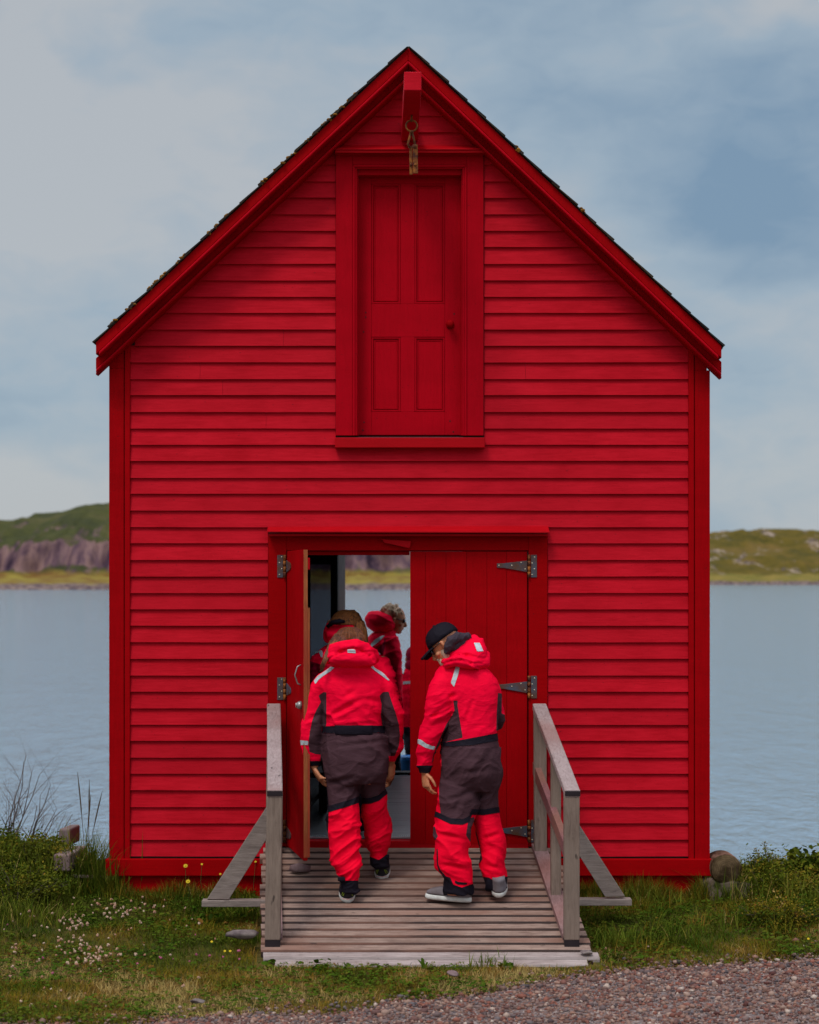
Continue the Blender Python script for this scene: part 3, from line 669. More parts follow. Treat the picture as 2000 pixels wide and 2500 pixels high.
# lower door frame
cs = MB()
cs.pxprism([(655, 1308), (699, 1308), (699, 2067), (655, 2067)], -.034, 0, .5); cs.pxprism([(1291, 1308), (1337, 1308), (1337, 2067), (1291, 2067)], -.034, 0, .45)
cs.pxprism([(699.3, 1308), (1290.7, 1308), (1290.7, 1344), (699.3, 1344)], -.033, 0, .7)
cs.pxprism([(700.5, 1346), (1289, 1346), (1289, 1342), (700.5, 1342)], .0075, .088, .6); cs.pxprism([(700, 1346.2), (1000, 1346.2), (1000, 1355), (700, 1355)], .008, .095, .6); cs.pxprism([(700, 1356), (705, 1356), (705, 2050), (700, 2050)], .002, .095, .6); cs.pxprism([(1284, 1356), (1289, 1356), (1289, 2050), (1284, 2050)], .05, .095, .6)
fr = mk('door_casing', cs, TRIMX, shed, bevel=.0025)
m_ = MB(); z_ = PZ(1300, -.12)
V = [(PXX(652, -.12), -.125, z_ + .001), (PXX(1342, -.12), -.125, z_ - .004), (PXX(1338), -.003, PZ(1286)), (PXX(655), -.003, PZ(1288)), (PXX(652, -.12), -.125, z_ + .011), (PXX(1342, -.12), -.125, z_ + .006), (PXX(1338), -.003, PZ(1282)), (PXX(655), -.003, PZ(1284))]
m_.add(V, [(0, 3, 2, 1), (4, 5, 6, 7), (0, 1, 5, 4), (1, 2, 6, 5), (2, 3, 7, 6), (3, 0, 4, 7)], 0)
m_.box(PXX(656, -.09), PXX(1338, -.09), -.095, 0, PZ(1309, -.095), z_ - .006, .3); mk('drip_ledge', m_, SILL, fr, bevel=.002)
m_ = MB(); m_.pxprism([(932, 1316), (1004, 1321), (1001, 1337), (996, 1338), (938, 1325)], -.062, -.034, .2); mk('turn_block', m_, SILL, fr, bevel=.003)

# right door leaf of vertical boards
dr = MB(); seams = [1001.5, 1039, 1089, 1139, 1189, 1237, 1287.5]
for i in range(6):
    dr.pxprism([(seams[i] + .35, 1346.5), (seams[i + 1] - .3, 1346.5), (seams[i + 1] - .3, 2061), (seams[i] + .35, 2061)], -.024 + rnd.uniform(-.001, .001), .006, rnd.random() * .8)
dr.box(PXX(1003), PXX(1286), .0055, .0062, PZ(2060), PZ(1348), .9); dr.box(PXX(1004), PXX(1280), .0065, .03, .62, .74, .5); dr.box(PXX(1004), PXX(1280), .006, .03, 1.25, 1.37, .5); dr.box(PXX(1004), PXX(1280), .006, .03, 2.1, 2.22, .5)
dright = mk('door', dr, TRIM, shed, bevel=.0018); dright['label'] = 'closed red door leaf of vertical boards with black strap hinges'
def hinge(py, parent, M=None):
    m_ = MB(); y = -.034
    m_.pxprism([(1297, py - 28), (1311, py - 28), (1311, py + 27), (1297, py + 27)], y - .006, y, .5)
    if py < 1950 or True:
        m_.pxprism([(1287.5, py - 14), (1231, py - 7.5), (1213.5, py - 7), (1213.5, py + 3), (1231, py + 4), (1287.5, py + 14)], -.032, -.0255, .5)
    h = mk('strap_hinge', m_, STEEL, parent, bevel=.001)
    m_ = MB()
    for z0, z1 in ((-28, -14), (-13.5, 0), (.5, 13), (13.5, 27)): m_.tube([P(1292, py + z0, -.042), P(1292, py + z1, -.042)], .009, 10)
    mk('hinge_pin', m_, RUSTM, h, True)
    m_ = MB()
    for (a, c, yy) in ((1305.5, -22, -.04), (1299.5, -7.5, -.04), (1305, 6.5, -.04), (1299.5, 20.5, -.04), (1218.5, -2, -.032), (1250, -2, -.032), (1272.5, -9, -.032), (1282.5, 7, -.032)): m_.ball(P(a, py + c, yy), (.0052, .003, .0052), 8, 5)
    mk('screw', m_, BRASS, h)
for py in (1382.5, 1678, 2030): hinge(py, dright)

# left door leaf, swung outward
hx, hy = PXX(700) + .004, -.038; fx, fy = PXX(741, -.755), -.755
dlv = Vector((fx - hx, fy - hy, 0)); wleaf = dlv.length; ang = math.atan2(dlv.y, dlv.x)
Md = Matrix.Translation((hx, hy, 0)) @ Matrix.Rotation(ang, 4, 'Z')   # local x runs from hinge to free edge; local +y faces into the opening
dl = MB(); zb_, zt_ = PZ(2062), PZ(1346)
nb = 6
for i in range(nb):
    x0 = i * wleaf / nb; dl.box(x0 + .0007, x0 + wleaf / nb - .0007, 0, .0215, zb_, zt_, rnd.random() * .8, Md)
dl.box(.0, wleaf - .001, .0205, .0255, zb_ + .001, zt_ - .001, .2, Md)
dleft = mk('door', dl, TRIM, shed, bevel=.002); dleft['label'] = 'open red door leaf swung outward on its hinges'
m_ = MB(); m_.box(wleaf, wleaf + .004, .001, .0255, zb_ + .02, zt_, .3, Md)
mk('bare_wood_edge', m_, FRESH, dleft)
m_ = MB(); m_.box(wleaf - .02, wleaf + .002, .026, .040, zb_ + .02, PZ(1484, -.75), .1, Md); mk('edge_strip', m_, FRESH, dleft, bevel=.002)
m_ = MB(); m_.box(wleaf - .02, wleaf + .002, .026, .040, PZ(1391, -.75), PZ(1362, -.75), .3, Md); mk('stop_block', m_, SILL, dleft, bevel=.002)
m_ = MB(); hc = PZ(1647, -.6); xx = wleaf * .86
m_.tube([Md @ Vector((xx, -.001, hc + .062)), Md @ Vector((xx, -.022, hc + .052)), Md @ Vector((xx, -.038, hc)), Md @ Vector((xx, -.022, hc - .052)), Md @ Vector((xx, -.001, hc - .062))], .0048, 8); mk('handle', m_, CHROME, dleft, True)
m_ = MB(); hc = PZ(1722, -.68); xx = wleaf * .88; m_.tube([Md @ Vector((xx, .0, hc)), Md @ Vector((xx, -.016, hc)), Md @ Vector((xx, -.028, hc))], [.026, .025, .017], 16); m_.box(xx - .004, xx + .004, -.036, -.028, hc - .014, hc + .014, .5, Md); mk('lock', m_, CHROME, dleft, True)
for py in (1383, 1682, 2030):
    m_ = MB(); y = -.034
    m_.pxprism([(677, py - 28), (691, py - 28), (691, py + 27), (677, py + 27)], y - .006, y, .5)
    ss_ = ((0, -15), (.17, -8), (.20, -4), (.20, 4), (.17, 8), (0, 15))
    m_.add([Md @ Vector((a, -.0005, PZ(py + c))) for a, c in ss_] + [Md @ Vector((a, -.0055, PZ(py + c))) for a, c in ss_], [(5, 4, 3, 2, 1, 0), (6, 7, 8, 9, 10, 11)] + [(i, (i + 1) % 6, (i + 1) % 6 + 6, i + 6) for i in range(6)], .5)
    h = mk('strap_hinge', m_, STEEL, dleft, bevel=.001)
    m_ = MB()
    for z0, z1 in ((-28, -14), (-13.5, 0), (.5, 13), (13.5, 27)): m_.tube([P(695, py + z0, -.044), P(695, py + z1, -.044)], .009, 10)
    mk('hinge_pin', m_, RUSTM, h, True)
    m_ = MB()
    for (a, c) in ((682.5, -9), (688, -23), (688, 6), (682.5, 20)): m_.ball(P(a, py + c, -.04), (.0052, .003, .0052), 8, 5)
    mk('screw', m_, BRASS, h)

# ------------------------------------------------------------------ ramp
ramp_ = thing('wooden_ramp', (0, -.9, .1)); tag(ramp_, 'weathered grey plank ramp with handrails leading up to the shed door', 'ramp')
def RP(u, s, h): return Vector((u + .072 * s, -s - .03, .445 - .257 * s + h))
def rbar(mb, u0, u1, s0, s1, h0, h1, var=None, ds=0):
    V = []
    for h in (h0, h1):
        for s in (s0, s1):
            for u in (u0, u1): V.append(tuple(RP(u, s, h)))
    mb.add(V, [(0, 1, 3, 2), (4, 6, 7, 5), (0, 4, 5, 1), (2, 3, 7, 6), (0, 2, 6, 4), (1, 5, 7, 3)], var)
dk = MB(); dn = MB()
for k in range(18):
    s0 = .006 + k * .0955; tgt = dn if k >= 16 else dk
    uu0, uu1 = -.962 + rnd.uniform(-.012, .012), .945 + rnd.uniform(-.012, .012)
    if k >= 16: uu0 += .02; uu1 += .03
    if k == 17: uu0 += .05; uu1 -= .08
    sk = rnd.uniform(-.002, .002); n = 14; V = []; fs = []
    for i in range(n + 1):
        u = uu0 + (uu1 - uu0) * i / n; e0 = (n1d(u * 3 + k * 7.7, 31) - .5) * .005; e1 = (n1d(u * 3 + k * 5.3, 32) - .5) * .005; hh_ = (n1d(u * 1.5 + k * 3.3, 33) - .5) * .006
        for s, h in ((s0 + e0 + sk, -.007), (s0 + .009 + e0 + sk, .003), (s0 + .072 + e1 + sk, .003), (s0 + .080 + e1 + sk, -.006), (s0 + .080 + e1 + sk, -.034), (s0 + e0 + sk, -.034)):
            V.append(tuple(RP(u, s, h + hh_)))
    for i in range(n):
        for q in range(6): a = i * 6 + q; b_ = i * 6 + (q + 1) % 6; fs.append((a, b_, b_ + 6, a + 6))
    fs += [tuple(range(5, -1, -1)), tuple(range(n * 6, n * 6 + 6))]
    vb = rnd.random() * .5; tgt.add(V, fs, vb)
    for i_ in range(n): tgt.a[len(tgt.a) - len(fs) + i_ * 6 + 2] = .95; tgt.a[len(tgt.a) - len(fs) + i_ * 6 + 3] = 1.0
def rbar(mb, u0, u1, s0, s1, h0, h1, var=None, ds=0):
    V = [tuple(RP(u, s, h)) for h in (h0, h1) for s in (s0, s1) for u in (u0, u1)]
    mb.add(V, [(0, 1, 3, 2), (4, 6, 7, 5), (0, 4, 5, 1), (2, 3, 7, 6), (0, 2, 6, 4), (1, 5, 7, 3)], var)
gd_ = MB(); rbar(gd_, -.94, .925, .01, 1.71, -.030, -.0105, .5); mk('gap_shade', gd_, plain('dark_gap_shade', (.016, .008, .006), .95, .02), ramp_)  # dark sheet added below the boards, its colour standing in for gap shade
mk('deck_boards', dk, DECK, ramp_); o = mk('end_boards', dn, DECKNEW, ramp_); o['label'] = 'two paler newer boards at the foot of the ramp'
m_ = MB()
for u in (-.9, -.3, .3, .88): rbar(m_, u - .02, u + .02, .03, 1.55, -.15, -.036, .5)
mk('joist', m_, POST, ramp_)
def railing(sg):
    um = -.882 if sg < 0 else .834
    m_ = MB(); n = 8; V = []; fs = []
    for i in range(n + 1):
        s = .07 + (1.475 - .07) * i / n; h = .955 - .050 * i / n; wv = (n1d(i * .9 + sg, 41) - .5) * .004
        for du, dh in ((-.044, .0), (-.044, -.036), (.044, -.036), (.044, .0), (.038, .004), (-.038, .004)): V.append(tuple(RP(um + du + wv, s, h + dh)))
    for i in range(n):
        for q in range(6): a = i * 6 + q; b_ = i * 6 + (q + 1) % 6; fs.append((a, b_, b_ + 6, a + 6))
    fs += [tuple(range(5, -1, -1)), tuple(range(n * 6, n * 6 + 6))]
    m_.add(V, fs, .3 if sg > 0 else .1)
    r_ = mk('handrail', m_, CAP, ramp_, bevel=.002); r_['label'] = ('left' if sg < 0 else 'right') + ' sloping handrail of the ramp'
    for s, hw in ((.12, .04), (.80, .030), (1.43, .044)):
        h1 = .955 - .05 * (s - .07) / 1.4 - .037; c0 = RP(um, s, -.002 if s > .2 else .0); c1 = RP(um + (-.004 if (sg > 0 and s < .5) else 0), s, h1)
        p_ = MB(); lean = .012 if s > 1 and sg > 0 else (-.012 if s > 1 else 0); ww = hw if s > 1 else .040
        if s > 1: c0 = RP(um, s, .032)
        V = []
        for (c, dx) in ((c0, -lean * 0 + (.0 if sg > 0 else -.012)), (c1, .0)):
            zf = c.z
            for (dx2, dy2) in ((-hw, ww), (hw, ww), (hw, -ww), (-hw, -ww)): V.append((c.x + dx + dx2, c.y + dy2, zf + (.257 * -(0 - dy2) if c is c1 else 0)))
        p_.add(V, [(3, 2, 1, 0), (4, 5, 6, 7), (0, 1, 5, 4), (1, 2, 6, 5), (2, 3, 7, 6), (3, 0, 4, 7)], rnd.random())
        po = mk('post', p_, POST, r_, bevel=.004)
        if s > 1:
            e_ = MB(); cx = c0.x + (0 if sg > 0 else -.012); e_.box(cx - hw + .001, cx + hw - .001, c0.y - ww + .001, c0.y + ww - .001, c0.z - .045, c0.z - .0005, .5); mk('post_foot', e_, DARKTAPE, po)
    e_ = MB(); c = RP(um, 1.475, .905); e_.box(c.x - .0445, c.x + .0445, c.y - .006, c.y - .001, c.z - .030, c.z - .001, .5); mk('end_cap', e_, DARKTAPE, r_, bevel=.002)
    m_ = MB(); rbar(m_, um - .02 - .02 * sg, um + .02 - .02 * sg, .05, 1.385, .49, .575, .5); mk('mid_rail', m_, REDDISH, r_, bevel=.003)
    m_ = MB(); rbar(m_, um - .045, um + .045, .03, 1.38, .005, .04, .6); mk('kick_board', m_, KICK, r_, bevel=.003)
    # outrigger and brace
    m_ = MB(); s = .80; c = RP(um, s, 0); xo = -1.262 if sg < 0 else 1.350; zo = PZ(2212 if sg < 0 else 2209, -.85)
    m_.box(min(xo, c.x), max(xo, c.x), -.89, -.80, zo, zo + .038, .4); mk('outrigger', m_, BRACE, r_, bevel=.003)
    m_ = MB(); pts = [(505, 2196), (559, 2196), (680, 2002), (680, 1925)] if sg < 0 else [(1478, 2190), (1527, 2190), (1379, 1958), (1379, 2032)]
    y0 = -.865
    m_.prism([(PXX(a, y0), PZ(c_, y0)) for a, c_ in pts], y0, y0 + .038, .4); mk('brace', m_, BRACE, r_, bevel=.003)
railing(-1); railing(1)

# loose stones and timbers
def rock(name, c, r, mat, label, cat, seed, sub=3, flat=.0, rot=0, amp=.35, group=None):
    bm = bmesh.new(); bmesh.ops.create_icosphere(bm, subdivisions=sub, radius=1); V = np.array([v.co[:] for v in bm.verts]); F_ = np.array([[v.index for v in f.verts] for f in bm.faces]); bm.free()
    n = fbm(V * 1.3 + seed, seed, 4); V = V * (1 + amp * (n[:, None] - .5) * 2)
    # chiselled facets
    r2 = np.random.default_rng(seed)
    for k in range(9):
        d = r2.normal(size=3); d /= np.linalg.norm(d); lim = r2.uniform(.55, .85); q = V @ d; ex = np.clip(q - lim, 0, None); V = V - ex[:, None] * d
    V = V * np.array(r); ca, sa = math.cos(rot), math.sin(rot); V = np.stack([V[:, 0] * ca - V[:, 1] * sa, V[:, 0] * sa + V[:, 1] * ca, V[:, 2]], 1) + np.array(c)
    o = newmesh(name, V, F_, mat, None, False); tag(o, label, cat, group); return o
rock('stone', RP(-.715, .42, .035), (.085, .05, .042), SLATE, 'flat reddish stone holding the ramp boards by the left rail', 'stone', 3, sub=1, rot=.2)
rock('stone', P(592, 2284, -1.4), (.115, .06, .035), STONE, 'pale grey stone lying in the grass beside the left edge of the ramp', 'stone', 5, sub=2, rot=.1)
rock('stone', P(1431, 2326, -1.62), (.04, .03, .016), STONE, 'small grey stone on the front right corner of the ramp', 'stone', 7)
rock('stone', P(1105, 2378, -2.15), (.035, .03, .02), SLATE, 'small reddish stone in the turf just in front of the ramp', 'stone', 9)
rock('stone', P(482, 2443, -2.85), (.04, .03, .014), STONE, 'flat pale stone lying in the turf nearest the camera', 'stone', 13)
rock('rock', P(1775, 2199, .0), (.38, .30, .145), ROCK, 'broad mossy grey rock under the log at the right corner of the shed', 'rock', 15, 4, amp=.3)
lg = MB(); c = P(1767, 2118, .0); rr = .103; ringsV = []
for y, k in ((-.10, .90), (-.085, .985), (-.05, 1), (.02, 1.01), (.13, .99), (.15, .9)):
    ringsV.append([(c[0] + math.cos(a) * rr * k * (1 + .05 * math.sin(3 * a + 1)), y, c[2] + math.sin(a) * rr * k * (.97 + .04 * math.cos(2 * a))) for a in np.linspace(0, 2 * math.pi, 40, endpoint=False)])
lg.loft(ringsV[1:])
end_ = MB(); end_.loft([ringsV[0], ringsV[1]])
BARK = plain('log_bark', (.21, .11, .08), .9, .0, c2=(.06, .028, .018), ns=14, bmp=.8, bs=22, nsc=(1, .3, 1))
LOGM, b = matbase('log_end', .9, .0); tcx = N('ShaderNodeTexCoord'); sp2 = N('ShaderNodeSeparateXYZ'); L(tcx.outputs['Object'], sp2.inputs[0])
rad = math_n('SQRT', math_n('ADD', math_n('POWER', sp2.outputs[0], 2), math_n('POWER', math_n('SUBTRACT', sp2.outputs[2], .10), 2)))
wv = math_n('SINE', math_n('ADD', math_n('MULTIPLY', rad, 520), math_n('MULTIPLY', noise((1, 1, 1), 16, 3, .6), 12)))
cc = mixc(math_n('MULTIPLY', math_n('ADD', wv, 1), .18), ramp(noise((1, .2, 1), 14, 5, .65), ((.38, (.045, .028, .014)), (.62, (.13, .085, .045)))), (.03, .018, .010)); L(cc, b.inputs['Base Color']); bump(b, noise((1, .2, 1), 30, 5, .7), .6, .01)
lgo = tag(mk('log', lg, BARK, None, True), 'short round brown log lying end-on beside the right corner of the shed', 'log'); mk('cut_end', end_, LOGM, lgo, True)
def timber(px0, px1, t, bt, y0, y1, label, skew=0, mat=TIMBER, var=.2):
    m_ = MB(); a, c = PXX(px0, y0), PXX(px1, y0); z0, z1 = PZ(bt, y0), PZ(t, y0)
    V = [(a, y0, z0), (c, y0, z0), (c, y0, z1), (a, y0, z1), (a + skew, y1, z0), (c + skew, y1, z0), (c + skew, y1, z1), (a + skew, y1, z1)]
    m_.add(V, [(0, 1, 2, 3), (7, 6, 5, 4), (0, 4, 5, 1), (1, 5, 6, 2), (2, 6, 7, 3), (3, 7, 4, 0)], var)
    return tag(mk('timber', m_, mat, None, bevel=.012), label, 'timber')
timber(130, 170, 2086, 2128, -.12, .30, 'squared old timber end with a rust brown face, left of the shed', .05)
timber(104, 127, 2094, 2140, .02, .25, 'short pale split timber end, leftmost of the old timbers', .05, var=.0)
timber(143, 170, 2024, 2066, .30, .55, 'dark upper timber stacked behind the others left of the shed', .03, var=.9)
m_ = MB(); m_.add([tuple(P(155, 2134, -.02)), tuple(P(284, 2140, -.02)), tuple(P(284, 2147, -.02)), tuple(P(155, 2141, -.02)), tuple(P(155, 2134, .12)), tuple(P(284, 2138, .12)), tuple(P(284, 2144, .12)), tuple(P(155, 2139, .12))], [(0, 3, 2, 1), (4, 5, 6, 7), (0, 1, 5, 4), (1, 2, 6, 5), (2, 3, 7, 6), (3, 0, 4, 7)], .3)
tag(mk('plank', m_, TIMBER), 'narrow weathered plank lying between the old timbers and the shed corner', 'plank')

# wharf behind the shed, things on it and inside
m_ = MB()
for k in range(19): m_.box(-2.1, 2.6, DEPTH + .15 + k * .145, DEPTH + .15 + k * .145 + .138, .13, .17, rnd.random())
wh = mk('wharf', m_, DECK); tag(wh, 'grey plank wharf behind the shed, seen through its open door', 'wharf')
for x in (-1.9, 0, 2.4):
    for y in (5.2, 6.9): m_ = MB(); m_.tube([(x, y, -2.2), (x, y, .128)], .09, 10); mk('pile', m_, TIMBER, wh, True)
bk_ = MB(); c = P(1004, 1890, 5.6); bk_.tube([(c[0], c[1], .175), (c[0], c[1], .5), (c[0], c[1], .54)], [.115, .145, .145], 20); tag(mk('bucket', bk_, BLUEP, None, True), 'blue plastic bucket on the wharf beyond the doorway', 'bucket')
m_ = MB(); m_.bar(P(742, 1978, 1.6), P(800, 1905, 2.4), .05, .04, .3); tag(mk('plank', m_, plain('grey_bar', (.11, .105, .115), .5)), 'slanting grey bar inside the shed, left in the doorway', 'bar')
bn = MB(); bn.box(PXX(700, 1.7), PXX(800, 1.7), 1.55, 2.2, .74, .78, .5); bo = mk('bench', bn, plain('worn_dark_bench_top', (.12, .075, .06), .5, c2=(.02, .015, .015), ns=5)); tag(bo, 'low dark bench inside the shed at the left of the doorway', 'bench')
for x in (PXX(705, 1.7), PXX(790, 1.7)):
    for y in (1.6, 2.1): m_ = MB(); m_.box(x - .03, x + .03, y, y + .06, FZ, .739, .5); mk('leg', m_, DARKW, bo)
# ------------------------------------------------------------------ vegetation
def leafmat(name, stops, rough=.75):
    m, b = matbase(name, rough, .03)
    c = ramp(varattr(), stops); c = mixc(.22, c, ramp(noise((1, 1, 1), 2.2, 4, .6), ((.4, (.03, .045, .004)), (.6, (.17, .11, .02)))))
    L(c, b.inputs['Base Color'])
    tl = N('ShaderNodeBsdfTranslucent'); L(c, tl.inputs[0]); ms = N('ShaderNodeMixShader'); ms.inputs[0].default_value = .22
    o_ = [n for n in nt.nodes if n.type == 'OUTPUT_MATERIAL'][0]; L(b.outputs[0], ms.inputs[1]); L(tl.outputs[0], ms.inputs[2]); L(ms.outputs[0], o_.inputs[0]); return m
GRASSM = leafmat('grass_blade', ((0, (.026, .070, .004)), (.28, (.060, .088, .005)), (.5, (.135, .112, .006)), (.70, (.235, .150, .013)), (.86, (.28, .105, .020)), (1, (.50, .34, .12))))
CLOVERM = leafmat('clover_leaf', ((0, (.022, .060, .004)), (.5, (.055, .110, .006)), (.85, (.12, .13, .012)), (1, (.20, .08, .02))))
BUSHM = leafmat('bush_leaf', ((0, (.020, .042, .003)), (.35, (.060, .090, .006)), (.7, (.15, .145, .010)), (1, (.28, .17, .02))))
LONGM = leafmat('long_grass_blade', ((0, (.035, .070, .006)), (.4, (.085, .120, .009)), (.75, (.17, .19, .02)), (.92, (.30, .20, .04)), (1, (.48, .32, .12))))

def blades(x, y, z, h, wd, lean, az_, var, seg=3, droop=.5):
    n = len(x); t = np.linspace(0, 1, seg + 1)
    dx, dy = np.cos(az_), np.sin(az_); px_, py_ = -dy, dx
    V = np.zeros((n, seg * 2 + 1, 3))
    for i, ti in enumerate(t):
        out_ = lean * h * ti ** 1.7; up_ = h * (ti - droop * lean * ti ** 2.4 * .6)
        cx, cy, cz = x + dx * out_, y + dy * out_, z + up_; ww = wd * (1 - ti ** 1.6) * .5
        if i < seg:
            V[:, 2 * i] = np.stack([cx - px_ * ww, cy - py_ * ww, cz], 1); V[:, 2 * i + 1] = np.stack([cx + px_ * ww, cy + py_ * ww, cz], 1)
        else: V[:, 2 * seg] = np.stack([cx, cy, cz], 1)
    tri = []
    for i in range(seg - 1): a = 2 * i; tri += [(a, a + 1, a + 3), (a, a + 3, a + 2)]
    a = 2 * (seg - 1); tri.append((a, a + 1, a + 2)); tri = np.array(tri)
    return V.reshape(-1, 3), (tri[None] + (np.arange(n) * (2 * seg + 1))[:, None, None]).reshape(-1, 3), np.repeat(var, len(tri))
def allowed(x, y):
    s = -y - .03; u = x - .072 * s
    ok = ~((np.abs(u + .005) < .985) & (s < 1.74) & (y < .05))
    ok &= ~((np.abs(x) < 1.91) & (y > -.03))
    ok &= (y > gedge(x) + np.abs(rng.normal(0, .07, len(x))) * 1 - .03)
    return ok
def patch(x, y, sc_, s): return fbm(np.stack([x * sc_, y * sc_, 0 * x + s], 1), s, 4)
def turf():
    Vs, Fs, As, off = [], [], [], 0
    def put(t):
        nonlocal off
        Vs.append(t[0]); Fs.append(t[1] + off); As.append(t[2]); off += len(t[0])
    n = 230000
    x = rng.uniform(-3.25, 3.3, n); y = rng.uniform(-3.35, 1.3, n); ok = allowed(x, y); x, y = x[ok], y[ok]
    pn = patch(x, y, 1.1, 3); pt_ = patch(x, y, 4, 5)
    var = np.clip(.42 + (pn - .5) * 2.6 + (pt_ - .5) * 1.4 + .22 * np.clip((-1.5 - y) / .7, 0, 1) + rng.normal(0, .15, len(x)), 0, 1)
    tall = np.clip((patch(x, y, 2.2, 9) - .42) * 4, 0, 1.3)
    h = rng.uniform(.014, .042, len(x)) * (1 + .7 * tall)
    h = np.where(y > -1.5, h * 1.25, h); h = np.where(y > -.5, h * 1.3, h)
    put(blades(x, y, gz(x, y) - .004, h, rng.uniform(.0022, .0042, len(x)), rng.uniform(.2, 1.4, len(x)), rng.uniform(0, 6.28, len(x)), var, 2))
    # longer tufts: along the walls, beside the ramp and in clumps
    nc = 560; cx = rng.uniform(-3.2, 3.2, nc); cy = rng.uniform(-2.5, .9, nc); wgt = .12 + .5 * (cy > -.5) + .55 * (cx > 1.0) * (cy > -1.9) + .25 * (cx < -1.9) * (cy > -1) + .3 * (np.abs(cx + 1.15) < .3) * (cy > -1.2)
    k = rng.random(nc) < wgt; cx, cy = cx[k], cy[k]
    nb = 34; x = np.repeat(cx, nb) + rng.normal(0, .045, len(cx) * nb); y = np.repeat(cy, nb) + rng.normal(0, .045, len(cx) * nb)
    hs = np.repeat(np.where((cx > 1.0), rng.uniform(.09, .20, len(cx)), rng.uniform(.06, .15, len(cx))) * np.where(cy < -1.7, .5, 1) * np.where(cx > 2.3, .75, 1), nb) * rng.uniform(.5, 1.15, len(x))
    va = np.clip(np.repeat(rng.random(len(cx)) ** 1.6, nb) * .75 + rng.normal(0, .14, len(x)), 0, 1)
    az_ = np.repeat(rng.uniform(0, 6.28, len(cx)), nb) + rng.normal(0, .9, len(x)); ok = allowed(x, y) & ~((np.abs(x - 2.02) < .36) & (y > -.75))
    va = np.clip(va + .35 * np.clip((patch(x, y, 1.6, 77) - .52) * 5, 0, 1), 0, 1)
    put(blades(x[ok], y[ok], gz(x[ok], y[ok]) - .005, hs[ok], rng.uniform(.003, .0055, ok.sum()), rng.uniform(.3, 1.5, ok.sum()), az_[ok], va[ok], 4))
    # wall foot fringe
    n = 5200; x = np.where(rng.random(n) < .42, rng.uniform(-1.95, -1.0, n), rng.uniform(1.05, 1.95, n)); y = -.03 - np.abs(rng.normal(0, .09, n)); x = x + 0
    nn = vnoise(np.stack([x * 9, y * 0, y * 0], 1), 4); h = rng.uniform(.05, .16, n) * (.45 + nn)
    put(blades(x, y, gz(x, y) - .005, h, rng.uniform(.0025, .0045, n), rng.uniform(.1, .9, n), rng.uniform(0, 6.28, n), np.clip(rng.normal(.42, .25, n), 0, 1), 4))
    # shore bank behind the shed line
    n = 26000; x = np.where(rng.random(n) < .5, rng.uniform(-3.6, -1.9, n), rng.uniform(1.95, 3.7, n)); y = rng.uniform(-.2, 2.6, n)
    put(blades(x, y, gz(x, y) - .005, rng.uniform(.04, .13, n), rng.uniform(.003, .006, n), rng.uniform(.2, 1.2, n), rng.uniform(0, 6.28, n), np.clip(rng.normal(.35, .22, n), 0, 1), 3))
    V = np.concatenate(Vs); Fc = np.concatenate(Fs); A = np.concatenate(As)
    tag(newmesh('grass', V, Fc, GRASSM, None, False, A, origin=np.zeros(3)), 'rough green and yellowing grass around the shed and the ramp', 'grass', kind='stuff')
turf()
def leaves(cx, cy, cz, size, var, tilt=.6, k=6):
    """small cupped leaves"""
    n = len(cx); a = rng.uniform(0, 6.28, n); nx = rng.normal(0, tilt, n); ny = rng.normal(0, tilt, n); nrm = np.stack([nx, ny, np.ones(n)], 1); nrm /= np.linalg.norm(nrm, axis=1)[:, None]
    u = np.stack([np.cos(a), np.sin(a), 0 * a], 1); u -= nrm * (u * nrm).sum(1)[:, None]; u /= np.linalg.norm(u, axis=1)[:, None]; v = np.cross(nrm, u)
    th = np.linspace(0, 2 * math.pi, k, endpoint=False)
    c = np.stack([cx, cy, cz], 1); V = c[:, None] + (np.cos(th)[None, :, None] * u[:, None] + .62 * np.sin(th)[None, :, None] * v[:, None]) * size[:, None, None] - nrm[:, None] * (np.cos(th * 2)[None, :, None] * .12 * size[:, None, None])
    F_ = np.arange(n * k).reshape(n, k); return V.reshape(-1, 3), F_, var
def clover():
    n = 26000; x = rng.uniform(-3.2, 3.2, n); y = rng.uniform(-3.2, .9, n); ok = allowed(x, y); x, y = x[ok], y[ok]
    d = patch(x, y, 1.7, 15) + .10 * ((x < -1.0) & (y > -2.2)); ok = d > .47 + rng.normal(0, .03, len(x)); x, y = x[ok], y[ok]
    X = np.repeat(x, 3); Y = np.repeat(y, 3); s = np.repeat(rng.uniform(.006, .013, len(x)), 3); a = np.tile([0, 2.1, 4.2], len(x)) + np.repeat(rng.uniform(0, 6, len(x)), 3)
    h = np.repeat(rng.uniform(.008, .042, len(x)), 3)
    V, F_, _ = leaves(X + np.cos(a) * s * .9, Y + np.sin(a) * s * .9, gz(X, Y) + h, s, None, .45)
    tag(newmesh('clover', V, F_, CLOVERM, None, True, np.clip(np.repeat(rng.normal(.45, .22, len(x)), 3), 0, 1), origin=np.zeros(3)), 'low clover leaves carpeting the turf on both sides of the ramp', 'clover', kind='stuff')
clover()
PET = plain('clover_blossom', (.50, .36, .26), .8, .05, c2=(.34, .15, .09), ns=30); PINK = plain('pink_blossom', (.42, .10, .17), .8, .1); YEL = plain('yellow_blossom', (.62, .42, .02), .7, .1)
STEM = plain('green_stem', (.06, .08, .02), .8, .1)
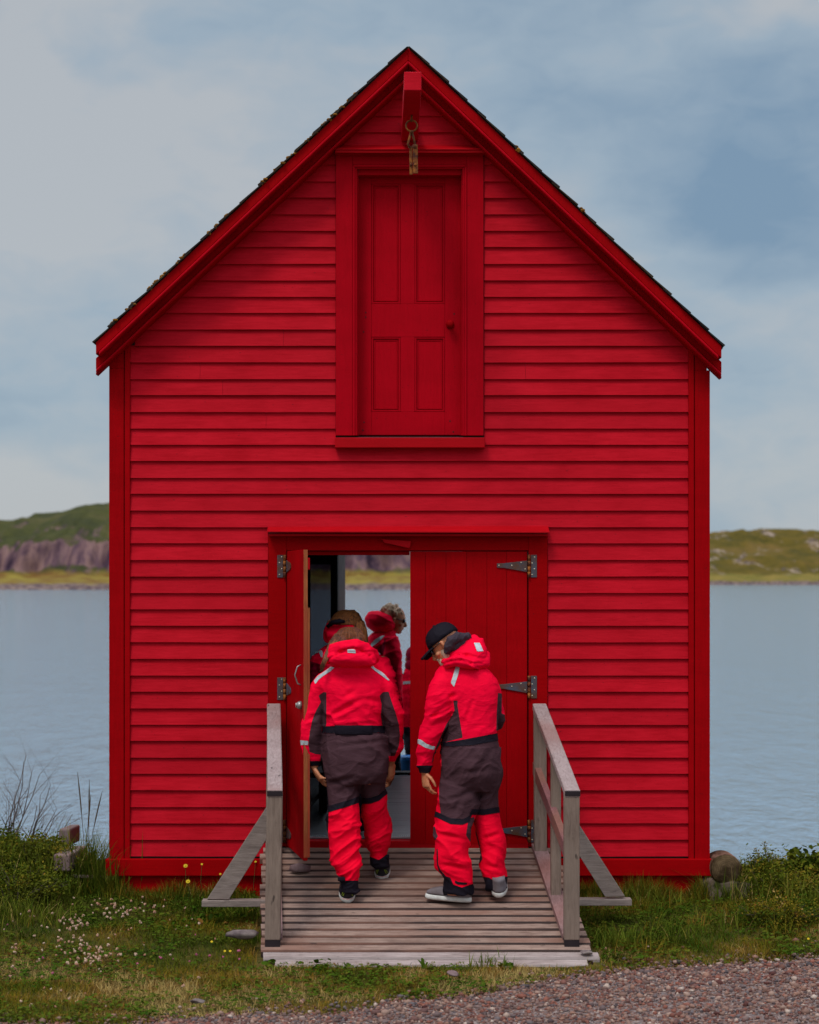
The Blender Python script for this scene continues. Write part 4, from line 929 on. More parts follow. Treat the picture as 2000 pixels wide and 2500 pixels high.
def blossoms(name, pts, mat, r0, label, stem=.05):
    m_ = MB()
    for (x, y) in pts:
        z = float(gz(np.array([x]), np.array([y]))[0]); h = stem * rnd.uniform(.5, 1.4); r = r0 * rnd.uniform(.6, 1.25)
        for q in range(5): m_.ball((x + rnd.uniform(-r, r) * .5, y + rnd.uniform(-r, r) * .5, z + h + rnd.uniform(-r, r) * .4), (r * .55, r * .55, r * .6), 5, 4)
    tag(mk(name, m_, mat), label, 'flowers', kind='stuff')
def gpt(px, py): # point of the ground seen at this place of the picture
    y = -1.0
    for _ in range(30):
        x = PXX(px, y); z = float(gz(np.array([x]), np.array([y]))[0]) + .04; y = (ZC - z) * F / (py - 1410) - D
    return x, y
pts = []
for (px, py, sx, sy, k) in ((290, 2215, 60, 16, 34), (175, 2290, 26, 22, 40), (215, 2335, 30, 16, 40), (190, 2250, 20, 10, 14), (330, 2240, 60, 30, 16), (250, 2345, 30, 18, 12), (40, 2235, 40, 40, 14), (120, 2360, 60, 60, 12), (60, 2300, 60, 60, 12), (430, 2280, 90, 40, 8), (600, 2450, 300, 20, 6), (1500, 2310, 120, 40, 3), (130, 2430, 90, 20, 5), (330, 2350, 130, 60, 10)):
    for _ in range(k):
        q = gpt(px + rnd.gauss(0, sx), max(2170, py + rnd.gauss(0, sy)))
        if allowed(np.array([q[0]]), np.array([q[1]]))[0] and q[1] > gedge(np.array([q[0]]))[0] + .1: pts.append(q)
blossoms('clover_flowers', pts, PET, .0095, 'faded white clover flowers scattered through the turf left of the ramp')
pts = [gpt(px, py) for px, py in ((335, 2350), (392, 2345), (423, 2343), (463, 2346), (512, 2340), (545, 2348), (584, 2347), (583, 2330), (480, 2325), (12, 2184), (105, 2340), (128, 2372), (20, 2250), (477, 2290))]
blossoms('red_clover_flowers', pts, PINK, .009, 'small pink clover flowers in the turf left of the ramp foot')
def yellow(px, py, y, label, base=2190, r=.017):
    b0 = np.array((PXX(px + rnd.uniform(-8, 8), y), y, float(gz(np.array([PXX(px, y)]), np.array([y]))[0]))); top = P(px, py, y)
    o = thing('yellow_flower', b0); tag(o, label, 'flower', 'yellow wildflowers')
    m_ = MB(); mid = (b0 + top) / 2 + np.array((rnd.uniform(-.015, .015), 0, 0)); m_.tube([b0, mid, top], .0016, 5); mk('stem', m_, STEM, o)
    m_ = MB(); m_.ball(top, (r * .35, r * .35, r * .3), 8, 5)
    for a in np.linspace(0, 6.28, 14, endpoint=False):
        d = np.array((math.cos(a), math.sin(a) * .6, math.sin(a) * .75)); s_ = np.cross(d, (0, .8, -.6)); s_ /= np.linalg.norm(s_)
        m_.add([top, top + d * r * .6 + s_ * r * .2, top + d * r, top + d * r * .6 - s_ * r * .2], [(0, 1, 2, 3)])
    mk('petals', m_, YEL, o)
for a in ((453, 2114, -.10, 'largest yellow flower, in front of the red skirt board left of the ramp'), (493, 2110, -.12, 'tall yellow flower second from the left in front of the skirt board'), (624, 2104, -.06, 'small yellow flower beside the left edge of the ramp top'),
          (459, 2152, -.25, 'low yellow flower just below the largest one'), (538, 2134, -.2, 'yellow flower before the lower end of the left brace'), (517, 2299, -1.5, 'yellow flower in the turf left of the grey stone'), (562, 2322, -1.7, 'bright yellow flower in the turf left of the ramp foot'),
          (549, 2322, -1.72, 'small yellow flower touching the bright one by the ramp foot'), (1974, 2292, -1.35, 'pale yellow flower in the grass at the far right')): yellow(*a, r=.016 if 'largest' in a[3] else .0085)

def shrub(name, px, y, ztop_py, rx, ry, n, size, label, cat='shrub', seed=1, mat=BUSHM, zb=None, lean=.0, stems=26):
    x0 = PXX(px, y); z0 = float(gz(np.array([x0]), np.array([y]))[0]) if zb is None else zb; H = PZ(ztop_py, y) - z0
    r2 = np.random.default_rng(seed); base = np.array((x0, y, z0)); o = thing(name, base); tag(o, label, cat)
    C_ = []; m_ = MB(); rnd.seed(seed)
    for i in range(stems):
        a = rnd.uniform(0, 6.28); q = math.sqrt(rnd.random()); hh_ = H * rnd.uniform(.55, 1.0) * (1 - .45 * q * q)
        tip = base + np.array((math.cos(a) * rx * q, math.sin(a) * ry * q, hh_)); b0 = base + np.array((math.cos(a) * rx * q * .45, math.sin(a) * ry * q * .45, 0))
        mid = (b0 + tip) / 2 + np.array((rnd.uniform(-.03, .03), rnd.uniform(-.03, .03), .02)); m_.tube([b0, mid, tip], [.004, .003, .0015], 5, .5)
        for t in np.linspace(.15, 1.0, max(6, n // stems)):
            p = (1 - t) ** 2 * b0 + 2 * t * (1 - t) * mid + t * t * tip; C_.append(p + r2.normal(0, .028 * (1.1 - .5 * t), 3))
    mk('stem', m_, plain('woody_stem', (.09, .07, .045), .85, .1), o)
    C_ = np.array(C_); C_ = np.concatenate([C_ + r2.normal(0, .02, C_.shape) for _ in range(2)]); C_[:, 2] = np.maximum(C_[:, 2], z0 + .005)
    C_ = np.concatenate([C_, C_ + r2.normal(0, .03, C_.shape)]); C_[:, 2] = np.maximum(C_[:, 2], z0 + .005); V, F_, _ = leaves(C_[:, 0], C_[:, 1], C_[:, 2], r2.uniform(.4, 1.1, len(C_)) * size * .68, None, 1.0)
    vv = np.clip(fbm(C_ * 7, seed, 2) * 1.6 - .35 + r2.normal(0, .16, len(C_)), 0, 1)
    newmesh('foliage', V, F_, mat, o, True, vv)
shrub('leafy_shrub', 8, .15, 2018, .42, .35, 2600, .017, 'dense low green shrub at the left edge of the picture', seed=2, stems=60)
shrub('leafy_shrub', 78, .05, 2040, .30, .3, 1900, .016, 'rounded green shrub just left of the old timbers', seed=3, stems=50)
shrub('leafy_shrub', 40, -.45, 2110, .34, .28, 1500, .015, 'low green shrub spreading in front of the left edge shrubs', seed=4, stems=50)
shrub('leafy_shrub', 1868, .0, 2072, .17, .18, 1600, .014, 'feathery dark green shrub right of the log', seed=5, stems=44)
shrub('leafy_shrub', 1918, -.2, 2118, .24, .22, 1500, .015, 'low bushy growth between the log and the broad-leaved plant', seed=6, stems=44)
shrub('leafy_shrub', 1900, -.75, 2195, .30, .26, 1500, .013, 'brownish low growth in front of the right hand shrubs', seed=8, stems=50, mat=GRASSM)
shrub('broad_leaved_plant', 1968, .0, 2066, .15, .16, 500, .034, 'broad-leaved green plant at the far right above the bank', 'plant', seed=9, stems=24)
for px, y, n, h_, lab, sd_ in ((20, -.1, 220, .42, 'wispy grass rising through the left edge shrubs', 51), (100, -.15, 200, .34, 'wispy grass beside the rounded left shrub', 52), (1850, -.2, 260, .30, 'wispy grass in front of the shrub right of the log', 53), (1940, -.4, 300, .30, 'wispy grass before the broad-leaved plant', 54), (1830, -.75, 200, .17, 'loose grass below the right end of the mossy rock', 55), (60, -.8, 300, .20, 'loose grass in front of the left shrubs', 56)):
    r2 = np.random.default_rng(sd_); x0 = PXX(px, y); x = x0 + r2.normal(0, .15, n); yy = y + r2.normal(0, .10, n)
    V, F_, A = blades(x, yy, gz(x, yy) - .01, h_ * r2.uniform(.4, 1.0, n), r2.uniform(.004, .008, n), r2.uniform(.1, 1.0, n), r2.uniform(0, 6.28, n), np.clip(r2.normal(.5, .25, n), 0, 1), 5, .5)
    tag(newmesh('grass_tuft', V, F_, LONGM, None, False, A), lab, 'tall grass')
def seedheads(px, y, tops, label, seed):
    rnd.seed(seed); x0 = PXX(px, y); z0 = float(gz(np.array([x0]), np.array([y]))[0]); o = thing('weed_stalk', (x0, y, z0)); tag(o, label, 'weed', 'tall seeding stalks among the right hand shrubs')
    m_ = MB(); s_ = MB()
    for (tx, ty) in tops:
        t = P(tx, ty, y); b0 = np.array((x0 + rnd.uniform(-.04, .04), y, z0)); mid = (b0 + t) / 2 + np.array((rnd.uniform(-.02, .02), 0, .02)); m_.tube([b0, mid, t], .002, 5)
        for q in range(26):
            k = rnd.uniform(.72, 1.0); p = mid + (t - mid) * (2 * k - 1); s_.ball(p + np.array((rnd.gauss(0, .009), rnd.gauss(0, .009), rnd.gauss(0, .006))), rnd.uniform(.003, .006), 5, 4)
    mk('stem', m_, STEM, o); mk('seed_head', s_, plain('seed_head', (.20, .17, .10), .9, .1), o)
seedheads(1872, .02, ((1866, 2056), (1880, 2082), (1846, 2072)), 'pale seeding stalks standing tallest above the shrub right of the log', 5)
seedheads(1890, .1, ((1895, 2092), (1905, 2105), (1925, 2120)), 'shorter seeding stalks just right of the tallest ones', 6)

def bare(px, y, top_py, label, seed, spread=.3, n=5):
    rnd.seed(seed); x0 = PXX(px, y); z0 = float(gz(np.array([x0]), np.array([y]))[0]); m_ = MB()
    def grow(p, d, r, ln, dep):
        pts = [p]; rr = [r]; q = p.copy(); d = d / np.linalg.norm(d)
        for i in range(4):
            d = d + np.array((rnd.gauss(0, .14), rnd.gauss(0, .10), rnd.gauss(0.02, .05))); d /= np.linalg.norm(d); q = q + d * ln / 4; pts.append(q.copy()); rr.append(r * (1 - .17 * (i + 1)))
            if dep < 3 and rnd.random() < .8:
                d2 = d + np.array((rnd.choice((-1, 1)) * rnd.uniform(.4, .9), rnd.gauss(0, .3), rnd.uniform(-.1, .3))); grow(q.copy(), d2, rr[-1] * .65, ln * rnd.uniform(.35, .6), dep + 1)
        m_.tube(pts, rr, 5, .5)
    H = PZ(top_py, y) - z0
    for i in range(n): grow(np.array((x0 + rnd.uniform(-.1, .1), y + rnd.uniform(-.08, .08), z0)), np.array((rnd.uniform(-spread, spread * 1.6), rnd.uniform(-.1, .1), 1)), .0055, H * rnd.uniform(.7, 1.0), 0)
    tag(mk('bare_shrub', m_, plain('grey_twig', (.12, .09, .08), .85, .1)), label, 'shrub')
bare(18, .35, 1835, 'leafless twiggy shrub standing highest against the water at the left edge', 11, .35, 6)
bare(72, .35, 1925, 'shorter leafless twigs leaning towards the old timbers', 14, .5, 6)
def tuft(px, y, tops, n, hgt, label, seed, spread=.12, heads=()):
    r2 = np.random.default_rng(seed); x0 = PXX(px, y); z0 = float(gz(np.array([x0]), np.array([y]))[0])
    x = x0 + r2.normal(0, spread, n); yy = y + r2.normal(0, spread * .5, n); h = hgt * r2.uniform(.35, 1.0, n)
    V, F_, A = blades(x, yy, gz(x, yy) - .01, h, r2.uniform(.005, .010, n), r2.uniform(.1, .8, n), r2.uniform(0, 6.28, n), np.clip(r2.normal(.42, .2, n), 0, 1), 6, .5)
    o = newmesh('grass_tuft', V, F_, LONGM, None, False, A, origin=np.array((x0, y, z0))); tag(o, label, 'tall grass')
    if heads:
        m_ = MB()
        for (bx, tx, ty) in heads:
            b0 = np.array((PXX(bx, y), y, z0)); t = P(tx, ty, y); mid = (b0 * .5 + t * .5) + np.array(((b0[0] - t[0]) * .15, 0, .03)); pts = [(1 - k) ** 2 * b0 + 2 * k * (1 - k) * mid + k * k * t for k in np.linspace(0, 1, 8)]
            m_.tube(pts, [.0018] * 5 + [.0045, .0045, .001], 5, .5)
        mk('seed_head', m_, plain('dark_seed_head', (.085, .06, .04), .9, .1), o)
tuft(222, .05, 0, 620, .50, 'tall green grass tuft between the old timbers and the left shed corner', 21, .115, ((212, 189, 1884), (216, 218, 1903), (205, 250, 1931), (205, 222, 1938)))
tuft(258, -.05, 0, 220, .30, 'shorter grass tuft against the left corner of the shed', 22, .05)
tuft(168, -.2, 0, 110, .20, 'thin grass tuft growing in front of the squared timber', 23, .07)
tuft(1600, -1.2, 0, 160, .16, 'arching grass tuft right of the ramp below the outrigger', 24, .14)
tuft(1490, -1.3, 0, 200, .17, 'arching grass tuft against the right rail post of the ramp', 25, .09)
tuft(1560, -.35, 0, 120, .20, 'upright grass tuft under the right brace', 26, .12)
tuft(1690, -1.0, 0, 80, .11, 'arching grass tuft in front of the mossy rock', 27, .10)
tuft(1766, -.16, 0, 16, .20, 'dry straw hanging over the end of the log', 61, .03)
tuft(590, -.6, 0, 130, .16, 'grass tuft under the left outrigger board', 28, .10)
tuft(600, -1.2, 0, 110, .13, 'grass tuft between the outrigger and the pale stone', 29, .07)
tuft(1190, -1.72, 0, 40, .13, 'sparse grass growing up through the foot of the ramp', 30, .06)
def docks(px, y, n, s, label, seed):
    r2 = np.random.default_rng(seed); x0 = PXX(px, y); x = x0 + r2.normal(0, s, n); yy = y + r2.normal(0, s * .4, n); z = gz(x, yy) + r2.uniform(.01, .06, n)
    V, F_, _ = leaves(x, yy, z, r2.uniform(.010, .026, n), None, .8, 8); o = newmesh('leafy_weed', V, F_, CLOVERM, None, True, np.clip(r2.normal(.4, .2, n), 0, 1)); tag(o, label, 'weed')
docks(790, -1.82, 14, .03, 'small leafy weed at the left part of the ramp foot', 41)
docks(1030, -1.84, 8, .03, 'tiny leafy weed at the middle of the ramp foot', 42)
docks(1235, -1.82, 18, .04, 'leafy weed at the right part of the ramp foot', 43)
docks(480, -.75, 40, .13, 'broad leafy weeds below the end of the left outrigger', 44)
docks(660, -1.8, 12, .03, 'leafy weed against the left front corner of the ramp', 45)
# ------------------------------------------------------------------ people
def cloth(name, c, rough=.72, sheen=.0, var=.12):
    m, b = matbase(name, rough, .05)
    f = noise((1, 1, 1), 9, 4, .6); L(ramp(f, ((.35, tuple(x * (1 - var) for x in c)), (.65, c))), b.inputs['Base Color'])
    p = bump(b, noise((1, 1, 2.0), 8, 4, .5, .9), .45, .025); bump(b, noise((1, 1, 1), 700, 1, .5), .15, .001, p); return m
JRED = cloth('red_flotation_fabric', (.90, .0004, .030)); JRED2 = cloth('red_trouser_fabric', (.84, .0004, .022)); BROWN = cloth('dark_brown_fabric', (.062, .027, .033)); BLACK = cloth('black_webbing', (.012, .009, .014), .65)
DKRED = cloth('maroon_fabric', (.22, .003, .02)); NAVY = cloth('dark_grey_fleece', (.050, .035, .045), .8)
TAPE = plain('reflective_tape', (.50, .53, .54), .5, .4, c2=(.38, .41, .42), ns=50)
def skinmat():
    m, b = matbase('skin', .5, .35); L(ramp(noise((1, 1, 1), 12, 4, .6), ((.35, (.44, .14, .06)), (.65, (.58, .23, .11)))), b.inputs['Base Color']); b.inputs['Subsurface Weight'].default_value = .06; b.inputs['Subsurface Radius'].default_value = (.01, .004, .002)
    bump(b, noise((1, 1, 1), 150, 3, .6), .2, .002); return m
SKIN = skinmat()
def hairmat(name, c, c2):
    m, b = matbase(name, .45, .35); L(ramp(noise((12, 12, .7), 8, 4, .75, .3), ((.40, c2), (.58, c))), b.inputs['Base Color']); bump(b, noise((16, 16, .8), 14, 4, .7, .2), .9, .008); return m
AUBURN = hairmat('auburn_hair', (.40, .135, .035), (.09, .024, .008)); STRAND = hairmat('brown_strand', (.26, .080, .025), (.10, .028, .010)); DARKHAIR = hairmat('brown_hair', (.17, .045, .016), (.035, .009, .005)); GREYHAIR = hairmat('sandy_grey_hair', (.75, .48, .29), (.38, .22, .13)); BEARD = hairmat('white_beard', (.55, .40, .30), (.35, .20, .12))

def evaluate(mb, voxel, smooth_it):
    V, Fs, a = mb.arrays(); me = bpy.data.meshes.new('tmp'); me.from_pydata([tuple(v) for v in V], [], Fs); me.update()
    o = bpy.data.objects.new('tmp', me); C.objects.link(o)
    bm = bmesh.new(); bm.from_mesh(me); bmesh.ops.recalc_face_normals(bm, faces=bm.faces); bm.to_mesh(me); bm.free()
    r = o.modifiers.new('r', 'REMESH'); r.mode = 'VOXEL'; r.voxel_size = voxel; r.adaptivity = 0
    s = o.modifiers.new('s', 'SMOOTH'); s.factor = .5; s.iterations = smooth_it
    bpy.context.view_layer.update(); dg = bpy.context.evaluated_depsgraph_get(); ev = o.evaluated_get(dg); m2 = ev.to_mesh(); m2.calc_loop_triangles()
    Vn = np.zeros(len(m2.vertices) * 3, np.float32); m2.vertices.foreach_get('co', Vn); T = np.zeros(len(m2.loop_triangles) * 3, np.int32); m2.loop_triangles.foreach_get('vertices', T)
    ev.to_mesh_clear(); bpy.data.objects.remove(o, do_unlink=True); bpy.data.meshes.remove(me)
    return Vn.reshape(-1, 3).astype(float), T.reshape(-1, 3).astype(np.int64)
def normals(V, T):
    n = np.cross(V[T[:, 1]] - V[T[:, 0]], V[T[:, 2]] - V[T[:, 0]]); N_ = np.zeros_like(V)
    for k in range(3): np.add.at(N_, T[:, k], n)
    return N_ / (np.linalg.norm(N_, axis=1)[:, None] + 1e-12)
def topx(V): d = D + V[:, 1]; return np.stack([1000 + V[:, 0] * F / d, 1410 + (ZC - V[:, 2]) * F / d], 1)
def sdpoly(q, poly):
    poly = np.array(poly, float); a = poly; b = np.roll(poly, -1, 0); d = np.full(len(q), 1e9); s = np.ones(len(q))
    for i in range(len(a)):
        e = b[i] - a[i]; w_ = q - a[i]; t = np.clip((w_ @ e) / (e @ e), 0, 1); p = w_ - t[:, None] * e; d = np.minimum(d, (p ** 2).sum(1))
        c1 = q[:, 1] >= a[i][1]; c2 = q[:, 1] < b[i][1]; c3 = e[0] * w_[:, 1] > e[1] * w_[:, 0]; flip = (c1 & c2 & c3) | (~c1 & ~c2 & ~c3); s = np.where(flip, -s, s)
    return s * np.sqrt(d)
def split(V, N_, T, fld):
    """cut along the zero line of the field: returns inside (fld<0) and outside as (V,N,T)"""
    f = fld; ins = f < 0; c = ins[T].sum(1); Vn, Nn = list(), list(); tin = [T[c == 3]]; tout = [T[c == 0]]; e = {}; base = len(V); ni, no = [], []
    def cut(a, b):
        k = (a, b) if a < b else (b, a)
        if k not in e:
            t = f[a] / (f[a] - f[b]); t = min(max(t, .02), .98); e[k] = base + len(Vn); Vn.append(V[a] + (V[b] - V[a]) * t); Nn.append(N_[a] + (N_[b] - N_[a]) * t)
        return e[k]
    for tri in T[(c == 1) | (c == 2)]:
        s = [ins[i] for i in tri]
        k = s.index(True) if sum(s) == 1 else s.index(False)
        a, b, d_ = tri[k], tri[(k + 1) % 3], tri[(k + 2) % 3]; p, q = cut(a, b), cut(a, d_)
        one, two = (ni, no) if s[k] else (no, ni)
        one.append((a, p, q)); two += [(p, b, d_), (p, d_, q)]
    V2 = np.concatenate([V, np.array(Vn).reshape(-1, 3)]); N2 = np.concatenate([N_, np.array(Nn).reshape(-1, 3)])
    def comp(tt):
        tt = np.concatenate([np.asarray(x).reshape(-1, 3).astype(np.int64) for x in tt]); u, inv = np.unique(tt, return_inverse=True); return V2[u], N2[u], inv.reshape(-1, 3)
    return comp(tin + [ni]), comp(tout + [no])
def folds(V, N_, amp, seed, sc=(5, 5, 15), tilt=.6, mask=None):
    q = V * np.array(sc); q[:, 2] += V[:, 0] * sc[2] * tilt * (np.sin(V[:, 2] * 3 + seed))
    q += (fbm(V * 5, seed + 3, 2)[:, None] - .5) * 1.6
    r = 1 - np.abs(2 * vnoise(q, seed) - 1); r2 = 1 - np.abs(2 * vnoise(q * 2.1 + 7, seed + 1) - 1)
    d = (r ** 3.5 - .28) + .5 * (r2 ** 3 - .3) + 1.2 * (fbm(V * 4, seed + 5, 2) - .5)
    if mask is not None: d = d * mask
    return V + N_ * (d * amp)[:, None]
def ringloft(mb, rows, n=28, p=2.3):
    """rows: (px left, px right, py, y centre, half depth) -> horizontal superellipse rings"""
    rings = []
    for (a, b, py, y, rd) in rows:
        c = P((a + b) / 2, py, y); rx = (b - a) / 2 * (D + y) / F
        ring = []
        for t in np.linspace(0, 2 * math.pi, n, endpoint=False):
            ct, st = math.cos(t), math.sin(t); ring.append((c[0] + rx * math.copysign(abs(ct) ** (2 / p), ct), y + rd * math.copysign(abs(st) ** (2 / p), st), c[2]))
        rings.append(ring)
    mb.loft(rings)
def interp_rows(rows, k=3):
    r = np.array(rows, float); t = np.arange(len(r)); tt = np.linspace(0, len(r) - 1, (len(r) - 1) * k + 1); out_ = []
    for c in range(r.shape[1]):
        # catmull-rom
        v = r[:, c]; vv = np.concatenate([[2 * v[0] - v[1]], v, [2 * v[-1] - v[-2]]]); o = []
        for q in tt:
            i = min(int(q), len(v) - 2); s = q - i; p0, p1, p2, p3 = vv[i], vv[i + 1], vv[i + 2], vv[i + 3]
            o.append(.5 * (2 * p1 + (p2 - p0) * s + (2 * p0 - 5 * p1 + 4 * p2 - p3) * s * s + (3 * p1 - p0 - 3 * p2 + p3) * s ** 3))
        out_.append(o)
    return np.array(out_).T
def shrink(rows, k, dpx): return [((a + b) / 2 - (b - a) / 2 * k, (a + b) / 2 + (b - a) / 2 * k, py, y, rd * k) for a, b, py, y, rd in rows]
def limb(mb, rows, kk=3): ringloft(mb, interp_rows(rows, kk))
def hand(mb, wrist, fwd, palmn, curl=(.25, .3, .35, .45), spread=.12, size=1.0, thumb=1, bend=.0):
    """five fingered hand: fwd along the palm, palmn out of the palm side"""
    f = Vector(fwd).normalized(); n = Vector(palmn); n = (n - f * n.dot(f)).normalized(); s = f.cross(n) * thumb; w_ = Vector(wrist); S = size
    # palm
    rings = []
    for t, hw, th in ((-.03, .023, .019), (0, .025, .018), (.03, .033, .017), (.06, .040, .016), (.088, .041, .013), (.098, .036, .009)):
        c = w_ + f * t * S; rings.append([c + s * math.cos(a) * hw * S + n * math.sin(a) * th * S for a in np.linspace(0, 6.2832, 18, endpoint=False)])
    mb.loft(rings)
    for i, (off, ln, cu) in enumerate(zip((.031, .011, -.010, -.030), (.078, .087, .080, .063), curl)):
        p = w_ + f * (.088 - .006 * abs(i - 1)) * S + s * off * S; d = (f + s * spread * (1.3 - i)).normalized(); pts = [p - d * .014 * S]; rr = [.0088 * S]; ang = bend
        for q, (fr, r) in enumerate(((.46, .0084), (.30, .0076), (.24, .0064))):
            ang += cu * (1.0 if q == 0 else 1.3); dd = (d * math.cos(ang) + n * math.sin(ang)).normalized(); p = p + dd * ln * fr * S; pts.append(p.copy()); rr.append(r * S)
        mb.tube(pts, rr, 10); mb.ball(pts[-1], rr[-1] * 1.02, 10, 6); mb.ball(pts[1], rr[1] * 1.08, 10, 6); mb.ball(pts[2], rr[2] * 1.05, 10, 6)
    p0 = w_ + f * .022 * S + s * .026 * S; p1 = p0 + (f * .6 + s * .75 + n * .25).normalized() * .038 * S; p2 = p1 + (f * .9 + s * .3 + n * .35).normalized() * .032 * S; p3 = p2 + (f * 1 + s * .05 + n * .4).normalized() * .024 * S
    mb.tube([p0, p1, p2, p3], [.0125 * S, .0105 * S, .009 * S, .0075 * S], 10); mb.ball(p3, .0077 * S, 10, 6)
def headmesh(mb, c, fwd, up, s=1.0, ears=True, chin=True):
    f = Vector(fwd).normalized(); u = Vector(up); u = (u - f * u.dot(f)).normalized(); r = u.cross(f); M = Matrix((r, f, u)).transposed(); c = Vector(c)
    def at(x, y, z): return c + M @ Vector((x * s, y * s, z * s))
    mb.ball(at(0, -.008, .03), (.076 * s, .096 * s, .092 * s), 24, 16, None, M); mb.ball(at(0, .028, -.035), (.058 * s, .062 * s, .075 * s), 20, 14, None, M); mb.ball(at(0, .052, -.088), (.032 * s, .030 * s, .024 * s), 14, 10, None, M)
    mb.tube([at(0, .082, .014), at(0, .100, -.012), at(0, .106, -.030)], [.008 * s, .011 * s, .013 * s], 10); mb.ball(at(0, .103, -.030), .0145 * s, 10, 8)
    mb.tube([at(-.024, .076, -.058), at(0, .087, -.056), at(.024, .076, -.058)], [.005 * s, .009 * s, .005 * s], 8); mb.tube([at(-.022, .074, -.067), at(0, .084, -.066), at(.022, .074, -.067)], [.005 * s, .009 * s, .005 * s], 8)
    mb.tube([at(-.045, .075, .030), at(0, .088, .033), at(.045, .075, .030)], [.006 * s, .010 * s, .006 * s], 8)
    for sg in (-1, 1):
        mb.ball(at(.045 * sg, .055, -.028), (.020 * s, .018 * s, .016 * s), 10, 8, None, M)
        if ears:
            mb.tube([at(.078 * sg, -.004, .018), at(.086 * sg, -.014, .012), at(.087 * sg, -.014, -.008), at(.079 * sg, -.004, -.026)], [.008 * s, .011 * s, .010 * s, .006 * s], 8)
    mb.tube([at(0, -.02, -.04), at(0, -.035, -.12), at(0, -.045, -.17)], [.050 * s, .052 * s, .058 * s], 16)
    return at, M
def shoe(heel, yaw, pitch, ln, mu, ms_, parent, det=None, mat_det=None, wk=1.0, tread=None):
    """sole, upper and details; local x forward, z up, origin under the heel"""
    M = Matrix.Translation(Vector(heel)) @ Matrix.Rotation(yaw, 4, 'Z') @ Matrix.Rotation(-pitch, 4, 'Y')
    def outline(g, z, x0=0, x1=1, k=36):
        r = []
        for a in np.linspace(0, 2 * math.pi, k, endpoint=False):
            x = (1 - math.cos(a)) / 2; hw = (.036 + .012 * math.sin(min(1, x * 1.35) * math.pi * .9)) * wk * min(1, (max(0, 1 - (2 * x - 1) ** 6)) ** .5 + .0) * g
            toe = .014 * max(0, x - .75) * 4 * (x - .75) if x > .75 else 0
            r.append(tuple(M @ Vector((x0 * ln + (x1 - x0) * x * ln, math.copysign(hw, math.sin(a)) if abs(math.sin(a)) > 1e-6 else 0, z + toe))))
        return r
    m_ = MB(); m_.loft([outline(.86, 0, .02, .98), outline(1.0, .005, .005, .995), outline(1.05, .014), outline(1.01, .025, .005, .99), outline(.96, .030, .012, .98)]); so = mk('sole', m_, ms_, None, True)
    m_ = MB(); rows = [outline(.98, .030, .012, .975), outline(1.02, .045, .008, .965), outline(.93, .064, .015, .86), outline(.84, .082, .02, .62), outline(.80, .098, .015, .47), outline(.80, .115, .01, .44)]
    m_.loft(rows); up = mk('upper', m_, mu, None, True)
    return so, up, M

def build_person(name_label, parts_mb, body_mb, voxel_s, voxel_b, fold_amp, seed, fields, body_parts_hook=None, foldmask=None, smooth=3):
    pass

def finish(part, name, mat, parent, smooth=True, label=None):
    V, N_, T = part
    if len(T) < 2: return None
    o = newmesh(name, V, T, mat, parent, smooth); 
    if label: o['label'] = label
    return o
def off(part, d): V, N_, T = part; n = N_ / (np.linalg.norm(N_, axis=1)[:, None] + 1e-9); return V + n * d, N_, T
def pf(poly, ylim=None):
    def f(V, N_):
        s = sdpoly(topx(V), poly)
        if ylim is not None: s = np.maximum(s, (V[:, 1] - ylim) * 375)
        return s
    return f
def take(rest, name, fld, mat, parent, d=0, label=None):
    V, N_, T = rest; f = fld(V, N_); inside, outside = split(V, N_, T, f)
    finish(off(inside, d) if d else inside, name, mat, parent, True, label); return outside
def between(lo, hi):
    """band between two curves py=lo(px), py=hi(px)"""
    def f(V, N_):
        q = topx(V); return np.maximum(lo(q[:, 0]) - q[:, 1], q[:, 1] - hi(q[:, 0]))
    return f
def ln(*pts):
    xs_, ys_ = zip(*pts); return lambda x: np.interp(x, xs_, ys_)
WHITE_SOLE = plain('white_sole', (.62, .60, .55), .6, .3, c2=(.48, .44, .40), ns=20); SNBLACK = plain('black_sneaker', (.02, .018, .022), .6, .3); LIME = plain('lime_trim', (.32, .45, .02), .6, .3); SNGREY = plain('grey_mesh_shoe', (.19, .165, .18), .75, .2, c2=(.13, .10, .10)); CORAL = plain('coral_line', (.65, .15, .13), .6, .3)
TREAD = plain('dark_tread', (.03, .03, .035), .8, .2)

